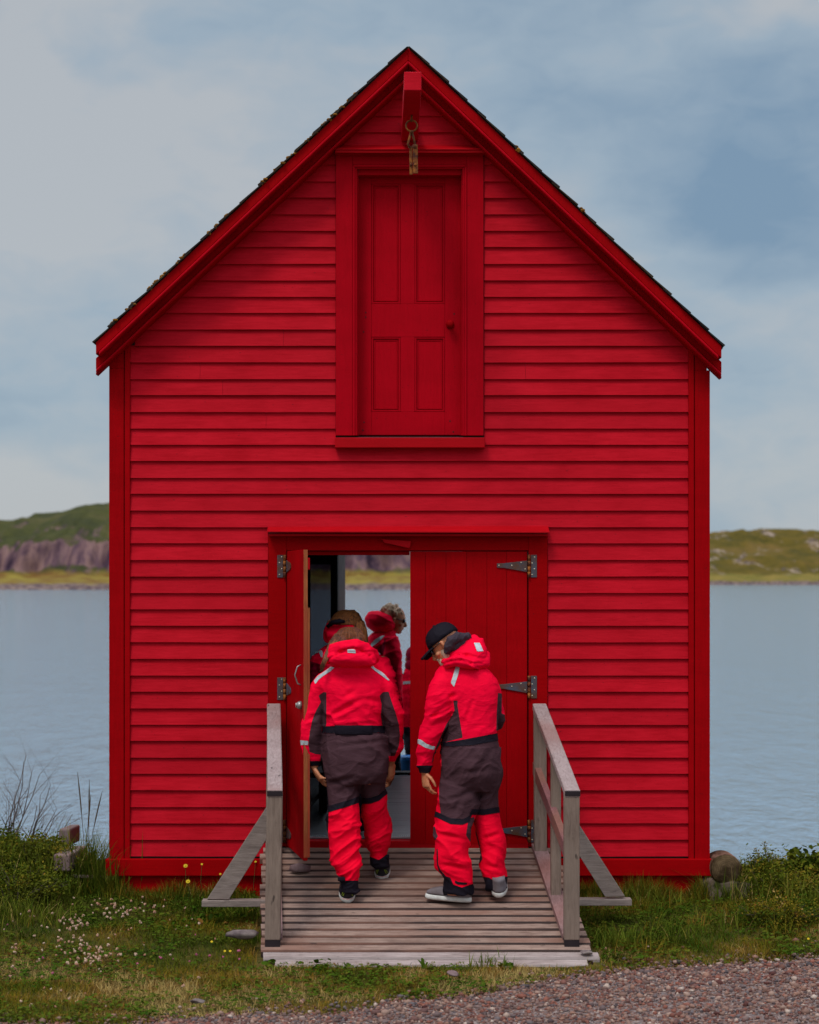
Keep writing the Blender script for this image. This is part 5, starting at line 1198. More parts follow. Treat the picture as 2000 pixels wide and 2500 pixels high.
# ---- first visitor, from behind: brown hair, stepping up the ramp
def person_one():
    yb = -.70
    torso = [(832, 880, 1598, yb - .04, .09), (815, 900, 1616, yb - .03, .115), (798, 917, 1634, yb - .02, .125), (772, 944, 1650, yb, .125), (768, 948, 1675, yb, .14), (785, 938, 1705, yb, .15), (789, 934, 1740, yb, .15), (791, 934, 1768, yb, .145), (790, 936, 1784, yb, .145), (788, 945, 1806, yb, .165), (788, 950, 1840, yb, .18), (790, 948, 1872, yb, .18), (794, 944, 1898, yb, .165), (799, 941, 1912, yb, .14)]
    legL = [(796, 876, 1890, yb - .0, .13), (797, 878, 1925, yb - .02, .115), (800, 879, 1960, yb - .05, .105), (801, 882, 1990, yb - .07, .10), (802, 882, 2020, yb - .09, .095), (803, 881, 2050, yb - .11, .09), (804, 879, 2085, yb - .13, .085), (811, 882, 2112, yb - .15, .08), (826, 878, 2138, yb - .16, .065), (831, 876, 2152, yb - .165, .06), (829, 878, 2178, yb - .17, .06)]
    legR = [(872, 944, 1890, yb, .13), (879, 940, 1925, yb + .04, .115), (883, 941, 1950, yb + .06, .105), (884, 948, 1975, yb + .08, .10), (885, 955, 2005, yb + .10, .095), (889, 954, 2035, yb + .12, .09), (895, 949, 2062, yb + .13, .08), (904, 941, 2085, yb + .14, .065), (904, 948, 2098, yb + .145, .06), (906, 948, 2116, yb + .15, .055)]
    armL = [(772, 812, 1652, yb, .07), (757, 800, 1672, yb, .072), (748, 794, 1697, yb, .07), (744, 791, 1725, yb - .01, .066), (738, 790, 1755, yb - .02, .064), (734, 788, 1785, yb - .02, .060), (737, 786, 1812, yb - .01, .056), (739, 786, 1838, yb, .052), (745, 786, 1853, yb + .01, .046), (749, 785, 1860, yb + .01, .042), (753, 783, 1870, yb + .01, .036)]
    armR = [(905, 944, 1652, yb, .07), (925, 960, 1672, yb, .072), (930, 967, 1697, yb, .07), (929, 976, 1725, yb + .0, .066), (932, 984, 1750, yb + .01, .064), (938, 986, 1780, yb + .03, .060), (944, 982, 1808, yb + .05, .056), (948, 978, 1832, yb + .07, .050), (944, 970, 1850, yb + .09, .042), (944, 966, 1860, yb + .10, .036)]
    s = MB(); [limb(s, r) for r in (torso, legL, legR, armL, armR)]
    V, T = evaluate(s, .0068, 5); N_ = normals(V, T)
    q = topx(V); back = np.clip((q[:, 1] - 1680) / 60, .25, 1)
    V = folds(V, N_, .015, 3, (4.5, 5, 14), .7, back * np.where((q[:, 1] > 1770) & (q[:, 1] < 1796), .2, 1))
    # a few deliberate creases across the back
    N_ = normals(V, T); q = topx(V)
    for (a, b, c, d_, wd, am) in ((800, 1752, 885, 1706, 6, .011), (880, 1706, 932, 1712, 6, .006), (800, 1776, 925, 1764, 4, .005), (815, 1824, 945, 1808, 5, .006), (800, 1915, 868, 1898, 6, .010), (840, 1700, 868, 1686, 6, .006), (745, 1760, 785, 1742, 5, .006)):
        e = np.array((c - a, d_ - b), float); w_ = q - np.array((a, b)); t = np.clip((w_ @ e) / (e @ e), 0, 1); dist = np.linalg.norm(w_ - t[:, None] * e, axis=1); V = V + N_ * (-(np.exp(-(dist / wd) ** 2)) * am * np.sin(np.clip(t, .03, .97) * math.pi) ** .5 + np.exp(-((dist - 2 * wd) / wd) ** 2) * am * .45 * np.sin(np.clip(t, 0, 1) * math.pi))[:, None] * (V[:, 1] < yb)[:, None]
    N_ = normals(V, T)
    b = MB(); [limb(b, shrink(r, .78, 0)) for r in (torso, legL, legR, armL, armR)]
    hc = P(851, 1568, yb - .0); headmesh(b, (hc[0], yb - .01, hc[2] - .03), (-.06, 1, -.62), (0, .5, 1), .98)
    w1 = P(766, 1876, yb + .01); b.tube([P(768, 1850, yb + .01), w1], [.030, .024], 12)
    hand(b, w1, (.52, -.25, -.82), (.75, .35, .45), (.18, .28, .36, .42), .16, .92, -1, .10)
    w2 = P(955, 1862, yb + .12); b.tube([P(956, 1848, yb + .10), w2], [.03, .024], 12); hand(b, w2, (.05, .25, -1), (-.8, .5, 0), (.3, .35, .4, .45), .06, .92, 1)
    bv, bt = evaluate(b, .0046, 2)
    body = newmesh('person', bv, bt, SKIN, None, True); tag(body, 'person with long brown hair stepping up the ramp in a red and dark brown suit', 'person', 'people in red suits')
    # shoes
    for (h, yaw, pit) in ((P(849, 2206, -.89), R(94), R(15)), (P(932, 2151, -.53), R(88), R(15))):
        so, up, M = shoe(h, yaw, pit, .26, SNBLACK, WHITE_SOLE, body)
        for o in (so, up): o.parent = body; o.location = Vector(LOC[o.as_pointer()] - wloc(body))
        so.name = 'sole'; up.name = 'sneaker'
        m_ = MB()
        for sg in (-1, 1): m_.tube([M @ Vector((-.001, .030 * sg, .050)), M @ Vector((-.006, .018 * sg, .078)), M @ Vector((-.002, .031 * sg, .072)), M @ Vector((.004, .036 * sg, .056))], .0018, 5)
        mk('trim', m_, LIME, up); m_ = MB(); m_.tube([M @ Vector((.006, .034, .030)), M @ Vector((-.004, .016, .031)), M @ Vector((-.006, 0, .031)), M @ Vector((-.004, -.016, .031)), M @ Vector((.006, -.034, .030))], .0014, 5); mk('line', m_, CORAL, so)
    rest = (V, N_, T)
    # reflective tapes over the shoulders and at the wrist
    rest = take(rest, 'reflective_strip', pf([(767, 1662), (777, 1650), (795, 1638), (808, 1628), (817, 1630), (806, 1640), (790, 1650), (778, 1660), (770, 1671)], yb), TAPE, body, .002)
    rest = take(rest, 'reflective_strip', pf([(899, 1624), (906, 1623), (921, 1633), (938, 1646), (951, 1661), (948, 1662), (932, 1650), (914, 1637)], yb), TAPE, body, .002)
    rest = take(rest, 'reflective_strip', pf([(730, 1807), (753, 1809), (752, 1819), (730, 1819)]), TAPE, body, .001)
    rest = take(rest, 'belt', lambda V, N_: np.maximum(between(ln((780, 1774), (850, 1771), (940, 1772)), ln((780, 1790), (850, 1790), (940, 1789)))(V, N_), np.abs(topx(V)[:, 0] - 863) - 77), BLACK, body, .004)
    # cuffs
    rest = take(rest, 'cuff', lambda V, N_: np.maximum(1858 - topx(V)[:, 1], np.maximum(topx(V)[:, 0] - 788, topx(V)[:, 1] - 1900)), BLACK, body)
    rest = take(rest, 'cuff', lambda V, N_: np.maximum(2150 - topx(V)[:, 1], topx(V)[:, 0] - 884), BLACK, body)
    rest = take(rest, 'cuff', lambda V, N_: np.maximum(between(ln((880, 2078), (905, 2092), (925, 2100), (945, 2086)), ln((880, 2300), (960, 2300)))(V, N_), 886 - topx(V)[:, 0]), BLACK, body)
    # side panels on the sleeves and torso
    rest = take(rest, 'sleeve_panel', pf([(778, 1698), (790, 1690), (797, 1690), (797, 1768), (787, 1800), (786, 1843), (770, 1841), (756, 1836), (753, 1815), (757, 1785), (763, 1757), (773, 1733), (784, 1714)]), BROWN, body)
    rest = take(rest, 'sleeve_panel', pf([(927, 1699), (935, 1690), (949, 1689), (956, 1712), (966, 1740), (974, 1768), (977, 1795), (974, 1822), (964, 1846), (938, 1846), (934, 1772), (930, 1745), (932, 1720)]), BROWN, body)
    # knees down: red, with a black band above
    bandL = ln((780, 1985), (806, 1982), (840, 1972), (882, 1958)); bandR = ln((872, 1962), (886, 1963), (905, 1962), (925, 1955), (945, 1938))
    def lowred(V, N_):
        q = topx(V); fL = np.where(q[:, 0] < 881, bandL(q[:, 0]) - q[:, 1], bandR(q[:, 0]) - q[:, 1]); return np.maximum(fL, -(q[:, 1] - 1925))
    V_, Nn_, T_ = rest; red, rest = split(V_, Nn_, T_, lowred(V_, Nn_))
    red = take(red, 'leg_strip', pf([(780, 1925), (800, 1925), (803, 1975), (801, 2040), (805, 2075), (780, 2080)]), BLACK, body)
    finish(red, 'lower_leg', JRED2, body)
    rest = take(rest, 'knee_band', lambda V, N_: np.maximum(np.where(topx(V)[:, 0] < 881, bandL(topx(V)[:, 0]), bandR(topx(V)[:, 0])) - 15 - topx(V)[:, 1], -(topx(V)[:, 1] - 1915)), BLACK, body, .003)
    V_, Nn_, T_ = rest; q = topx(V_)
    tr, jk = split(V_, Nn_, T_, np.maximum(1780 - q[:, 1], np.abs(q[:, 0] - 866) - np.interp(q[:, 1], [1780, 1800, 1870, 1900], [77, 80, 85, 90])))
    tr = take(tr, 'leg_strip', pf([(770, 1900), (796, 1900), (802, 1955), (803, 1990), (770, 1990)]), BLACK, body)
    finish(tr, 'trousers', BROWN, body); finish(jk, 'jacket', JRED, body)
    m_ = MB(); z0, z1 = PZ(1794, yb - .16), PZ(1772, yb - .16)
    n = 14; Vp = []; 
    for i in range(n + 1):
        x = PXX(820, yb) + (PXX(911, yb) - PXX(820, yb)) * i / n; k = (x - PXX(866, yb)) / .19; y = yb - .156 - .0 + .10 * abs(k) ** 2.6
        Vp += [(x, y - .008, z0), (x, y - .008, z1), (x, y + .02, z1), (x, y + .02, z0)]
    fs = [(i * 4 + k_, i * 4 + 4 + k_, i * 4 + 4 + (k_ + 1) % 4, i * 4 + (k_ + 1) % 4) for i in range(n) for k_ in range(4)] + [(0, 1, 2, 3), (n * 4 + 3, n * 4 + 2, n * 4 + 1, n * 4)]
    m_.add(Vp, fs); mk('back_pad', m_, BLACK, body, True, bevel=.003)
    m_ = MB(); m_.box(PXX(826, -.87), PXX(843, -.87), -.945, -.92, PZ(2151, -.93), PZ(2141, -.93), .5); mk('ankle_tab', m_, BLACK, body, bevel=.003)
    m_ = MB(); m_.box(PXX(932, -.55), PXX(951, -.55), -.60, -.57, PZ(2094, -.58), PZ(2086, -.58), .5); mk('ankle_tab', m_, BLACK, body, bevel=.003)
    # hood lying on the shoulders
    h = MB(); yh = yb - .10
    limb(h, [(822, 890, 1576, yh + .03, .05), (806, 908, 1586, yh + .01, .075), (799, 915, 1597, yh - .01, .09), (799, 917, 1612, yh - .015, .095), (806, 914, 1624, yh, .08), (826, 892, 1632, yh + .02, .05)])
    h.tube([P(799, 1612, yb + .07), P(803, 1600, yb - .02), P(818, 1587, yb - .12), P(842, 1580, yb - .16), P(868, 1579, yb - .16), P(892, 1587, yb - .12), P(908, 1598, yb - .02), P(914, 1608, yb + .07)], [.028, .036, .042, .043, .043, .042, .036, .028], 14)
    hv, ht = evaluate(h, .006, 4); hn = normals(hv, ht); hv = folds(hv, hn, .008, 17, (5, 5, 16), .5); hn = normals(hv, ht); q = topx(hv)
    for (pts_, wd, am) in (([(800, 1611), (818, 1598), (840, 1588), (862, 1583), (885, 1590), (905, 1600), (913, 1612)], 3.2, .016),):
        for (a, b_) in zip(pts_[:-1], pts_[1:]):
            a = np.array(a, float); e = np.array(b_) - a; w_ = q - a; t = np.clip((w_ @ e) / (e @ e), 0, 1); dist = np.linalg.norm(w_ - t[:, None] * e, axis=1); hv = hv - hn * (np.exp(-(dist / wd) ** 2) * am * (hv[:, 1] < yb - .02))[:, None] * .6
    hn = normals(hv, ht); hr = take((hv, hn, ht), 'reflective_patch', pf([(848, 1585.5), (867, 1586), (869, 1595), (849, 1594)], yb - .05), TAPE, body, .003); finish(hr, 'hood', JRED, body)
    # hair
    g = MB(); limb(g, [(842, 868, 1531, yb + .02, .03), (828, 880, 1538, yb + .01, .075), (818, 888, 1552, yb, .10), (814, 893, 1568, yb - .01, .105), (810, 896, 1585, yb - .01, .09), (812, 890, 1600, yb, .06)])
    g.tube([P(826, 1552, yb - .04), P(812, 1570, yb - .07), P(801, 1590, yb - .10), P(794, 1610, yb - .13), P(787, 1628, yb - .15), P(783, 1640, yb - .15)], [.026, .022, .017, .013, .008, .002], 10)
    gv, gt = evaluate(g, .005, 3); gn = normals(gv, gt); a = np.arctan2(gv[:, 0] - hc[0], gv[:, 1] - yb); gv = gv + gn * ((vnoise(np.stack([a * 22, gv[:, 2] * 5, 0 * a], 1), 5) - .5) * .007)[:, None]
    hair = newmesh('hair', gv, gt, DARKHAIR, body, True)
    r2 = np.random.default_rng(5); st = MB()
    for q_ in range(130):
        a = r2.uniform(-1, 1); x0 = 853 + a * 26; k = r2.uniform(.6, 1.1); pts_ = [P(x0, 1531 + abs(a) * 12, yb - .085 + abs(a) * .06), P(853 + a * 38, 1552 + r2.uniform(-3, 3), yb - .118 + abs(a) * .06), P(853 + a * 41 + r2.uniform(-4, 4), 1578 * 1.0 + r2.uniform(-6, 8), yb - .112 + abs(a) * .07)]
        st.tube(pts_, [.0012, .0018, .0010], 4)
    for q_ in range(40):
        o_ = r2.uniform(-7, 7); st.tube([P(824 + o_, 1556, yb - .07), P(808 + o_, 1580, yb - .11), P(796 + o_ * .9, 1606, yb - .15), P(785 + o_ * .6, 1632 + r2.uniform(-6, 10), yb - .165)], [.0015, .002, .0018, .0008], 4)
    mk('loose_strands', st, STRAND, hair, True)
person_one()

# ---- second visitor: black cap, turned half away to the left
def person_two():
    yb = -.80
    torso = [(1085, 1165, 1615, yb, .08), (1068, 1190, 1633, yb, .12), (1060, 1208, 1652, yb, .14), (1070, 1218, 1680, yb, .155), (1082, 1216, 1715, yb, .16), (1088, 1215, 1750, yb, .165), (1089, 1214, 1785, yb, .17), (1087, 1215, 1802, yb, .17), (1080, 1219, 1825, yb, .185), (1076, 1222, 1860, yb, .195), (1075, 1224, 1885, yb, .19), (1073, 1219, 1910, yb, .17), (1076, 1213, 1930, yb, .14)]
    legL = [(1072, 1166, 1905, yb - .02, .14), (1071, 1170, 1935, yb - .04, .13), (1072, 1168, 1965, yb - .06, .12), (1066, 1156, 1995, yb - .08, .11), (1062, 1149, 2020, yb - .10, .105), (1063, 1145, 2050, yb - .11, .10), (1060, 1140, 2085, yb - .12, .095), (1064, 1148, 2115, yb - .13, .09), (1076, 1151, 2135, yb - .14, .08), (1085, 1151, 2150, yb - .15, .07), (1083, 1153, 2184, yb - .15, .07)]
    legR = [(1160, 1218, 1900, yb + .02, .13), (1164, 1213, 1935, yb + .03, .12), (1160, 1214, 1965, yb + .03, .11), (1156, 1217, 1992, yb + .02, .10), (1156, 1222, 2020, yb + .01, .10), (1164, 1230, 2050, yb - .0, .095), (1173, 1231, 2082, yb - .01, .09), (1172, 1229, 2110, yb - .02, .08), (1176, 1234, 2135, yb - .03, .07), (1181, 1237, 2150, yb - .04, .065), (1190, 1234, 2170, yb - .05, .06)]
    armL = [(1064, 1118, 1645, yb - .03, .08), (1050, 1112, 1668, yb - .05, .085), (1042, 1111, 1695, yb - .06, .085), (1040, 1109, 1720, yb - .06, .08), (1041, 1102, 1748, yb - .06, .075), (1032, 1092, 1775, yb - .05, .07), (1027, 1076, 1800, yb - .04, .062), (1023, 1064, 1828, yb - .03, .055), (1020, 1057, 1850, yb - .02, .048), (1021, 1055, 1868, yb - .02, .043), (1023, 1053, 1888, yb - .02, .038)]
    armR = [(1178, 1212, 1655, yb + .03, .07), (1190, 1223, 1685, yb + .04, .07), (1196, 1226, 1715, yb + .05, .065), (1200, 1233, 1745, yb + .07, .06), (1198, 1231, 1765, yb + .10, .055), (1192, 1222, 1780, yb + .16, .05)]
    s = MB(); [limb(s, r) for r in (torso, legL, legR, armL, armR)]; s.tube([P(1208, 1765, yb + .10), P(1180, 1772, yb + .22), P(1150, 1768, yb + .30)], [.055, .048, .042], 14)
    V, T = evaluate(s, .0068, 5); N_ = normals(V, T); q = topx(V); mk_ = np.clip((q[:, 1] - 1640) / 120, .15, 1) * np.where((q[:, 1] > 1790) & (q[:, 1] < 1825) & (q[:, 0] > 1095), .2, 1) * np.where((q[:, 0] > 1115) & (q[:, 1] < 1790), .45, 1)
    V = folds(V, N_, .016, 29, (4.5, 5, 13), -.6, mk_); N_ = normals(V, T); q = topx(V)
    for (a, b, c, d_, wd, am) in ((1045, 1756, 1078, 1738, 5, .012), (1095, 1705, 1116, 1694, 5, .010), (1133, 1770, 1160, 1695, 5, .005), (1095, 1960, 1165, 1925, 7, .010), (1120, 1890, 1190, 1880, 6, .007), (1062, 2035, 1140, 2050, 5, .008), (1175, 2050, 1225, 2035, 5, .008), (1068, 2110, 1140, 2122, 5, .009), (1180, 2110, 1230, 2125, 5, .008), (1110, 1984, 1125, 1950, 6, .008)):
        e = np.array((c - a, d_ - b), float); w_ = q - np.array((a, b)); t = np.clip((w_ @ e) / (e @ e), 0, 1); dist = np.linalg.norm(w_ - t[:, None] * e, axis=1); sn = np.sin(np.clip(t, .03, .97) * math.pi); V = V + N_ * (-(np.exp(-(dist / wd) ** 2)) * am * sn + np.exp(-((dist - 2 * wd) / wd) ** 2) * am * .45 * sn)[:, None] * (V[:, 1] < yb)[:, None]
    N_ = normals(V, T)
    b = MB(); [limb(b, shrink(r, .78, 0)) for r in (torso, legL, legR, armL, armR[:-1])]
    hc = P(1087, 1575, yb); fw = (-.80, .24, -.62); at, M = headmesh(b, (hc[0], yb + .0, hc[2]), fw, (-.38, .16, .95), 1.0)
    w1 = P(1037, 1886, yb - .02); b.tube([P(1038, 1860, yb - .02), w1], [.033, .027], 12)
    hand(b, w1 + np.array((0, 0, .004)), (.10, -.12, -1), (.85, .5, .05), (.28, .36, .45, .52), .07, .98, 1, .12)
    w2 = P(1150, 1768, yb + .32); hand(b, w2, (-.9, .4, -.1), (0, .3, -1), (.4, .5, .5, .5), .05, .98, 1)
    bv, bt = evaluate(b, .0046, 2); body = newmesh('person', bv, bt, SKIN, None, True); tag(body, 'bearded person in a black cap looking down on the ramp before the closed door leaf', 'person', 'people in red suits')
    for (h, yaw, pit, l_) in ((P(1152, 2203, -.93), R(168), R(3), .29), (P(1217, 2193, -.93), R(84), R(15), .27)):
        so, up, M2 = shoe(h, yaw, pit, l_, SNGREY, WHITE_SOLE, body)
        for o in (so, up): o.parent = body; o.location = Vector(LOC[o.as_pointer()] - wloc(body))
        up.name = 'shoe'
    rest = (V, N_, T)
    rest = take(rest, 'reflective_strip', pf([(1114, 1625), (1124, 1625.5), (1118, 1650), (1109, 1677), (1101, 1667), (1107, 1648)], yb), TAPE, body, .002)
    rest = take(rest, 'reflective_strip', pf([(1016, 1803), (1028, 1806), (1042, 1816), (1056, 1822), (1063, 1822), (1060, 1831), (1040, 1826), (1024, 1817), (1016, 1814)]), TAPE, body, .001)
    rest = take(rest, 'belt', lambda V, N_: np.maximum(between(ln((1085, 1813), (1130, 1806), (1215, 1790)), ln((1085, 1823), (1150, 1820), (1215, 1808)))(V, N_), 1083 - topx(V)[:, 0]), BLACK, body, .004)
    rest = take(rest, 'cuff', lambda V, N_: np.maximum(1869 - topx(V)[:, 1], np.maximum(topx(V)[:, 0] - 1062, topx(V)[:, 1] - 1900)), BLACK, body)
    rest = take(rest, 'cuff', lambda V, N_: np.maximum(between(ln((1060, 2130), (1100, 2143), (1107, 2160), (1128, 2167), (1155, 2158)), lambda x: x * 0 + 2300)(V, N_), topx(V)[:, 0] - 1162), BLACK, body)
    rest = take(rest, 'cuff', lambda V, N_: np.maximum(between(ln((1170, 2139), (1195, 2143), (1205, 2150), (1236, 2140)), lambda x: x * 0 + 2300)(V, N_), 1162 - topx(V)[:, 0]), BLACK, body)
    rest = take(rest, 'sleeve_panel', pf([(1107, 1710), (1118, 1711), (1117, 1722), (1130, 1801), (1088, 1812), (1078, 1835), (1064, 1860), (1054, 1862), (1058, 1845), (1066, 1822), (1078, 1795), (1090, 1768), (1103, 1748), (1110, 1735)]), BROWN, body)
    rest = take(rest, 'sleeve_panel', pf([(1216, 1692), (1226, 1693), (1225, 1742), (1240, 1748), (1235, 1775), (1212, 1785), (1213, 1740)]), BROWN, body)
    knee = ln((1050, 1993), (1065, 1995), (1100, 2012), (1130, 2014), (1146, 2006), (1152, 1989), (1180, 1990), (1220, 1984))
    V_, Nn_, T_ = rest; q = topx(V_); red, rest = split(V_, Nn_, T_, np.maximum(knee(q[:, 0]) - q[:, 1], -(q[:, 1] - 1925)))
    red = take(red, 'inner_panel', pf([(1144, 2000), (1158, 1994), (1160, 2020), (1170, 2056), (1178, 2098), (1171, 2108), (1160, 2085), (1150, 2058), (1138, 2040)]), BROWN, body)
    red = take(red, 'knee_patch', pf([(1052, 2020), (1062, 2018), (1066, 2035), (1070, 2042), (1062, 2052), (1052, 2050)]), BROWN, body)
    red = take(red, 'zip', pf([(1066.5, 2072), (1069, 2072), (1070, 2110), (1076, 2125), (1088, 2138), (1084, 2139), (1072, 2127), (1067, 2112)]), BLACK, body, .001)
    red = take(red, 'ankle_tab', pf([(1111, 2149), (1118, 2153), (1134, 2155), (1140, 2155), (1140, 2160), (1118, 2160), (1111, 2156)], yb), BLACK, body, .003)
    finish(red, 'lower_leg', JRED2, body)
    rest = take(rest, 'knee_band', lambda V, N_: np.maximum(knee(topx(V)[:, 0]) - 14 - topx(V)[:, 1], -(topx(V)[:, 1] - 1940)), BLACK, body, .003)
    V_, Nn_, T_ = rest; q = topx(V_); wl = ln((1060, 1818), (1100, 1816), (1215, 1800), (1240, 1796))
    tr, jk = split(V_, Nn_, T_, np.maximum(wl(q[:, 0]) - q[:, 1], np.interp(q[:, 1], [1810, 1840, 1870], [1078, 1072, 1064]) - q[:, 0]))
    tr = take(tr, 'front_panel', pf([(1050, 1890), (1077, 1840), (1078, 1870), (1072, 1920), (1072, 1950), (1076, 1985), (1062, 1990), (1050, 1985)]), JRED2, body)
    finish(tr, 'trousers', BROWN, body); finish(jk, 'jacket', JRED, body)
    # hood
    h = MB(); limb(h, [(1100, 1180, 1558, yb + .0, .05), (1102, 1184, 1575, yb - .01, .08), (1096, 1188, 1592, yb - .02, .11), (1086, 1189, 1610, yb - .01, .13), (1084, 1186, 1624, yb - .0, .12), (1104, 1180, 1636, yb, .08)])
    h.tube([P(1086, 1614, yb + .02), P(1094, 1618, yb - .11), P(1114, 1612, yb - .14), P(1150, 1620, yb - .14), P(1184, 1618, yb - .06), P(1186, 1600, yb + .05)], [.03, .036, .04, .04, .036, .03], 12)
    h.tube([P(1096, 1604, yb + .08), P(1100, 1594, yb - .04), P(1114, 1586, yb - .06)], [.03, .03, .03], 12); h.ball(P(1158, 1566, yb + .02), (.035, .04, .04))
    hv, ht = evaluate(h, .006, 4); hn = normals(hv, ht); hv = folds(hv, hn, .009, 37, (5, 5, 15), -.5); hn = normals(hv, ht); q = topx(hv)
    for pts_ in ([(1080, 1622), (1100, 1614), (1125, 1612), (1150, 1619), (1178, 1620)], [(1088, 1604), (1115, 1598), (1140, 1600), (1155, 1608)]):
        for (a, b_) in zip(pts_[:-1], pts_[1:]):
            a = np.array(a, float); e = np.array(b_) - a; w_ = q - a; t = np.clip((w_ @ e) / (e @ e), 0, 1); dist = np.linalg.norm(w_ - t[:, None] * e, axis=1); hv = hv - hn * (np.exp(-(dist / 3.5) ** 2) * .012 * (hv[:, 1] < yb))[:, None] * .6
    hn = normals(hv, ht); hr = take((hv, hn, ht), 'reflective_patch', pf([(1157, 1570), (1171, 1570), (1180, 1590), (1165, 1591)], yb), TAPE, body, .003); finish(hr, 'hood', JRED, body)
    # neck gaiter
    g = MB(); g.tube([P(1092, 1594, yb - .07), P(1096, 1580, yb - .09), P(1102, 1564, yb - .10), P(1118, 1555, yb - .09), P(1138, 1554, yb - .04), P(1146, 1556, yb + .03)], [.020, .026, .030, .030, .026, .02], 12)
    g.tube([P(1096, 1590, yb - .05), P(1108, 1578, yb - .07), P(1124, 1568, yb - .06), P(1142, 1562, yb - .0)], [.022, .032, .032, .024], 12)
    gv, gt = evaluate(g, .005, 3); gn = normals(gv, gt); gv = folds(gv, gn, .008, 43, (16, 10, 20), .8); newmesh('neck_gaiter', gv, gt, NAVY, body, True)
    # cap, made in the frame of the head
    c = MB(); rings = []
    for t in np.linspace(0, 1, 9):
        rr = math.cos(t * math.pi / 2) ** .75; zz = .030 + .103 * math.sin(t * math.pi / 2); rings.append([at((.089 * rr) * math.cos(a), -.010 + .110 * rr * math.sin(a), zz - .012 * math.cos(a * 2) * (1 - t) * .3) for a in np.linspace(0, 2 * math.pi, 32, endpoint=False)])
    c.loft(rings); c.ball(at(0, -.008, .134), .009, 8, 6)
    cp = mk('cap', c, BLACK, body, True)
    c = MB(); rows = []
    for t in np.linspace(0, 1, 7):
        hw = .074 * (1 - .35 * t ** 2.2); yy = .078 + .098 * t
        rows.append([at(hw * math.sin(a), yy - .030 * (1 - math.cos(a)) * (1.1 - .2 * t) , .040 - .016 * t - .020 * (math.sin(a)) ** 2) for a in np.linspace(-1.35, 1.35, 15)] + [at(hw * math.sin(a), yy - .030 * (1 - math.cos(a)) * (1.1 - .2 * t), .035 - .016 * t - .020 * (math.sin(a)) ** 2) for a in np.linspace(1.35, -1.35, 15)])
    c.loft(rows); mk('brim', c, BLACK, cp, True)
    c = MB(); c.ball(at(-.034, .082, .068), (.012, .004, .008), 8, 5); c.ball(at(-.044, .074, .058), (.007, .004, .005), 8, 5); mk('cap_emblem', c, plain('pink_emblem', (.55, .18, .28), .7, .2), cp)
    g = MB()
    for sg in (-1, 1): g.ball(at(.034 * sg, .082, .006), (.026, .010, .018), 12, 8, None, M); g.tube([at(.058 * sg, .068, .012), at(.080 * sg, .02, .016), at(.084 * sg, -.006, .016)], .003, 6)
    g.tube([at(-.02, .09, .012), at(.02, .09, .012)], .003, 6); mk('sunglasses', g, plain('dark_lens', (.015, .015, .02), .2, .6), body, True)
    g = MB(); g.ball(at(0, .050, -.080), (.052, .048, .045), 16, 12, None, M); g.ball(at(0, .062, -.112), (.034, .034, .042), 14, 10, None, M); g.ball(at(.0, .085, -.048), (.03, .014, .010), 12, 8, None, M)
    for sg in (-1, 1): g.ball(at(.046 * sg, .016, -.055), (.020, .028, .045), 12, 8, None, M)
    gv, gt = evaluate(g, .005, 2); gn = normals(gv, gt); gv = gv + gn * ((vnoise(gv * np.array((90, 90, 30)), 5) - .5) * .010)[:, None]; newmesh('beard', gv, gt, BEARD, body, True)
person_two()

# ---- people beyond, seen through the doorway
def simple_person(label, yb, torso, legs, arms, headc, fwd, up, seed, hook, jmat=JRED, tmat=BLACK, waist=None, voxel=.009, hs=1.0, hands=()):
    s = MB(); [limb(s, r) for r in [torso] + legs + arms]; V, T = evaluate(s, voxel, 3); N_ = normals(V, T); V = folds(V, N_, .012, seed, (5, 5, 13), .6); N_ = normals(V, T)
    b = MB(); [limb(b, shrink(r, .75, 0)) for r in [torso] + legs + arms]; at, M = headmesh(b, headc, fwd, up, hs)
    for (w_, f_, n_, th) in hands: hand(b, w_, f_, n_, (.3, .35, .4, .45), .06, .95, th)
    bv, bt = evaluate(b, .006, 2); body = newmesh('person', bv, bt, SKIN, None, True); tag(body, label, 'person', 'people in red suits')
    rest = (V, N_, T)
    rest = hook(rest, body, at, M)
    q = topx(rest[0]); tr, jk = split(*rest, waist - q[:, 1]); finish(tr, 'trousers', tmat, body); finish(jk, 'jacket', jmat, body)
    return body
yb = .42
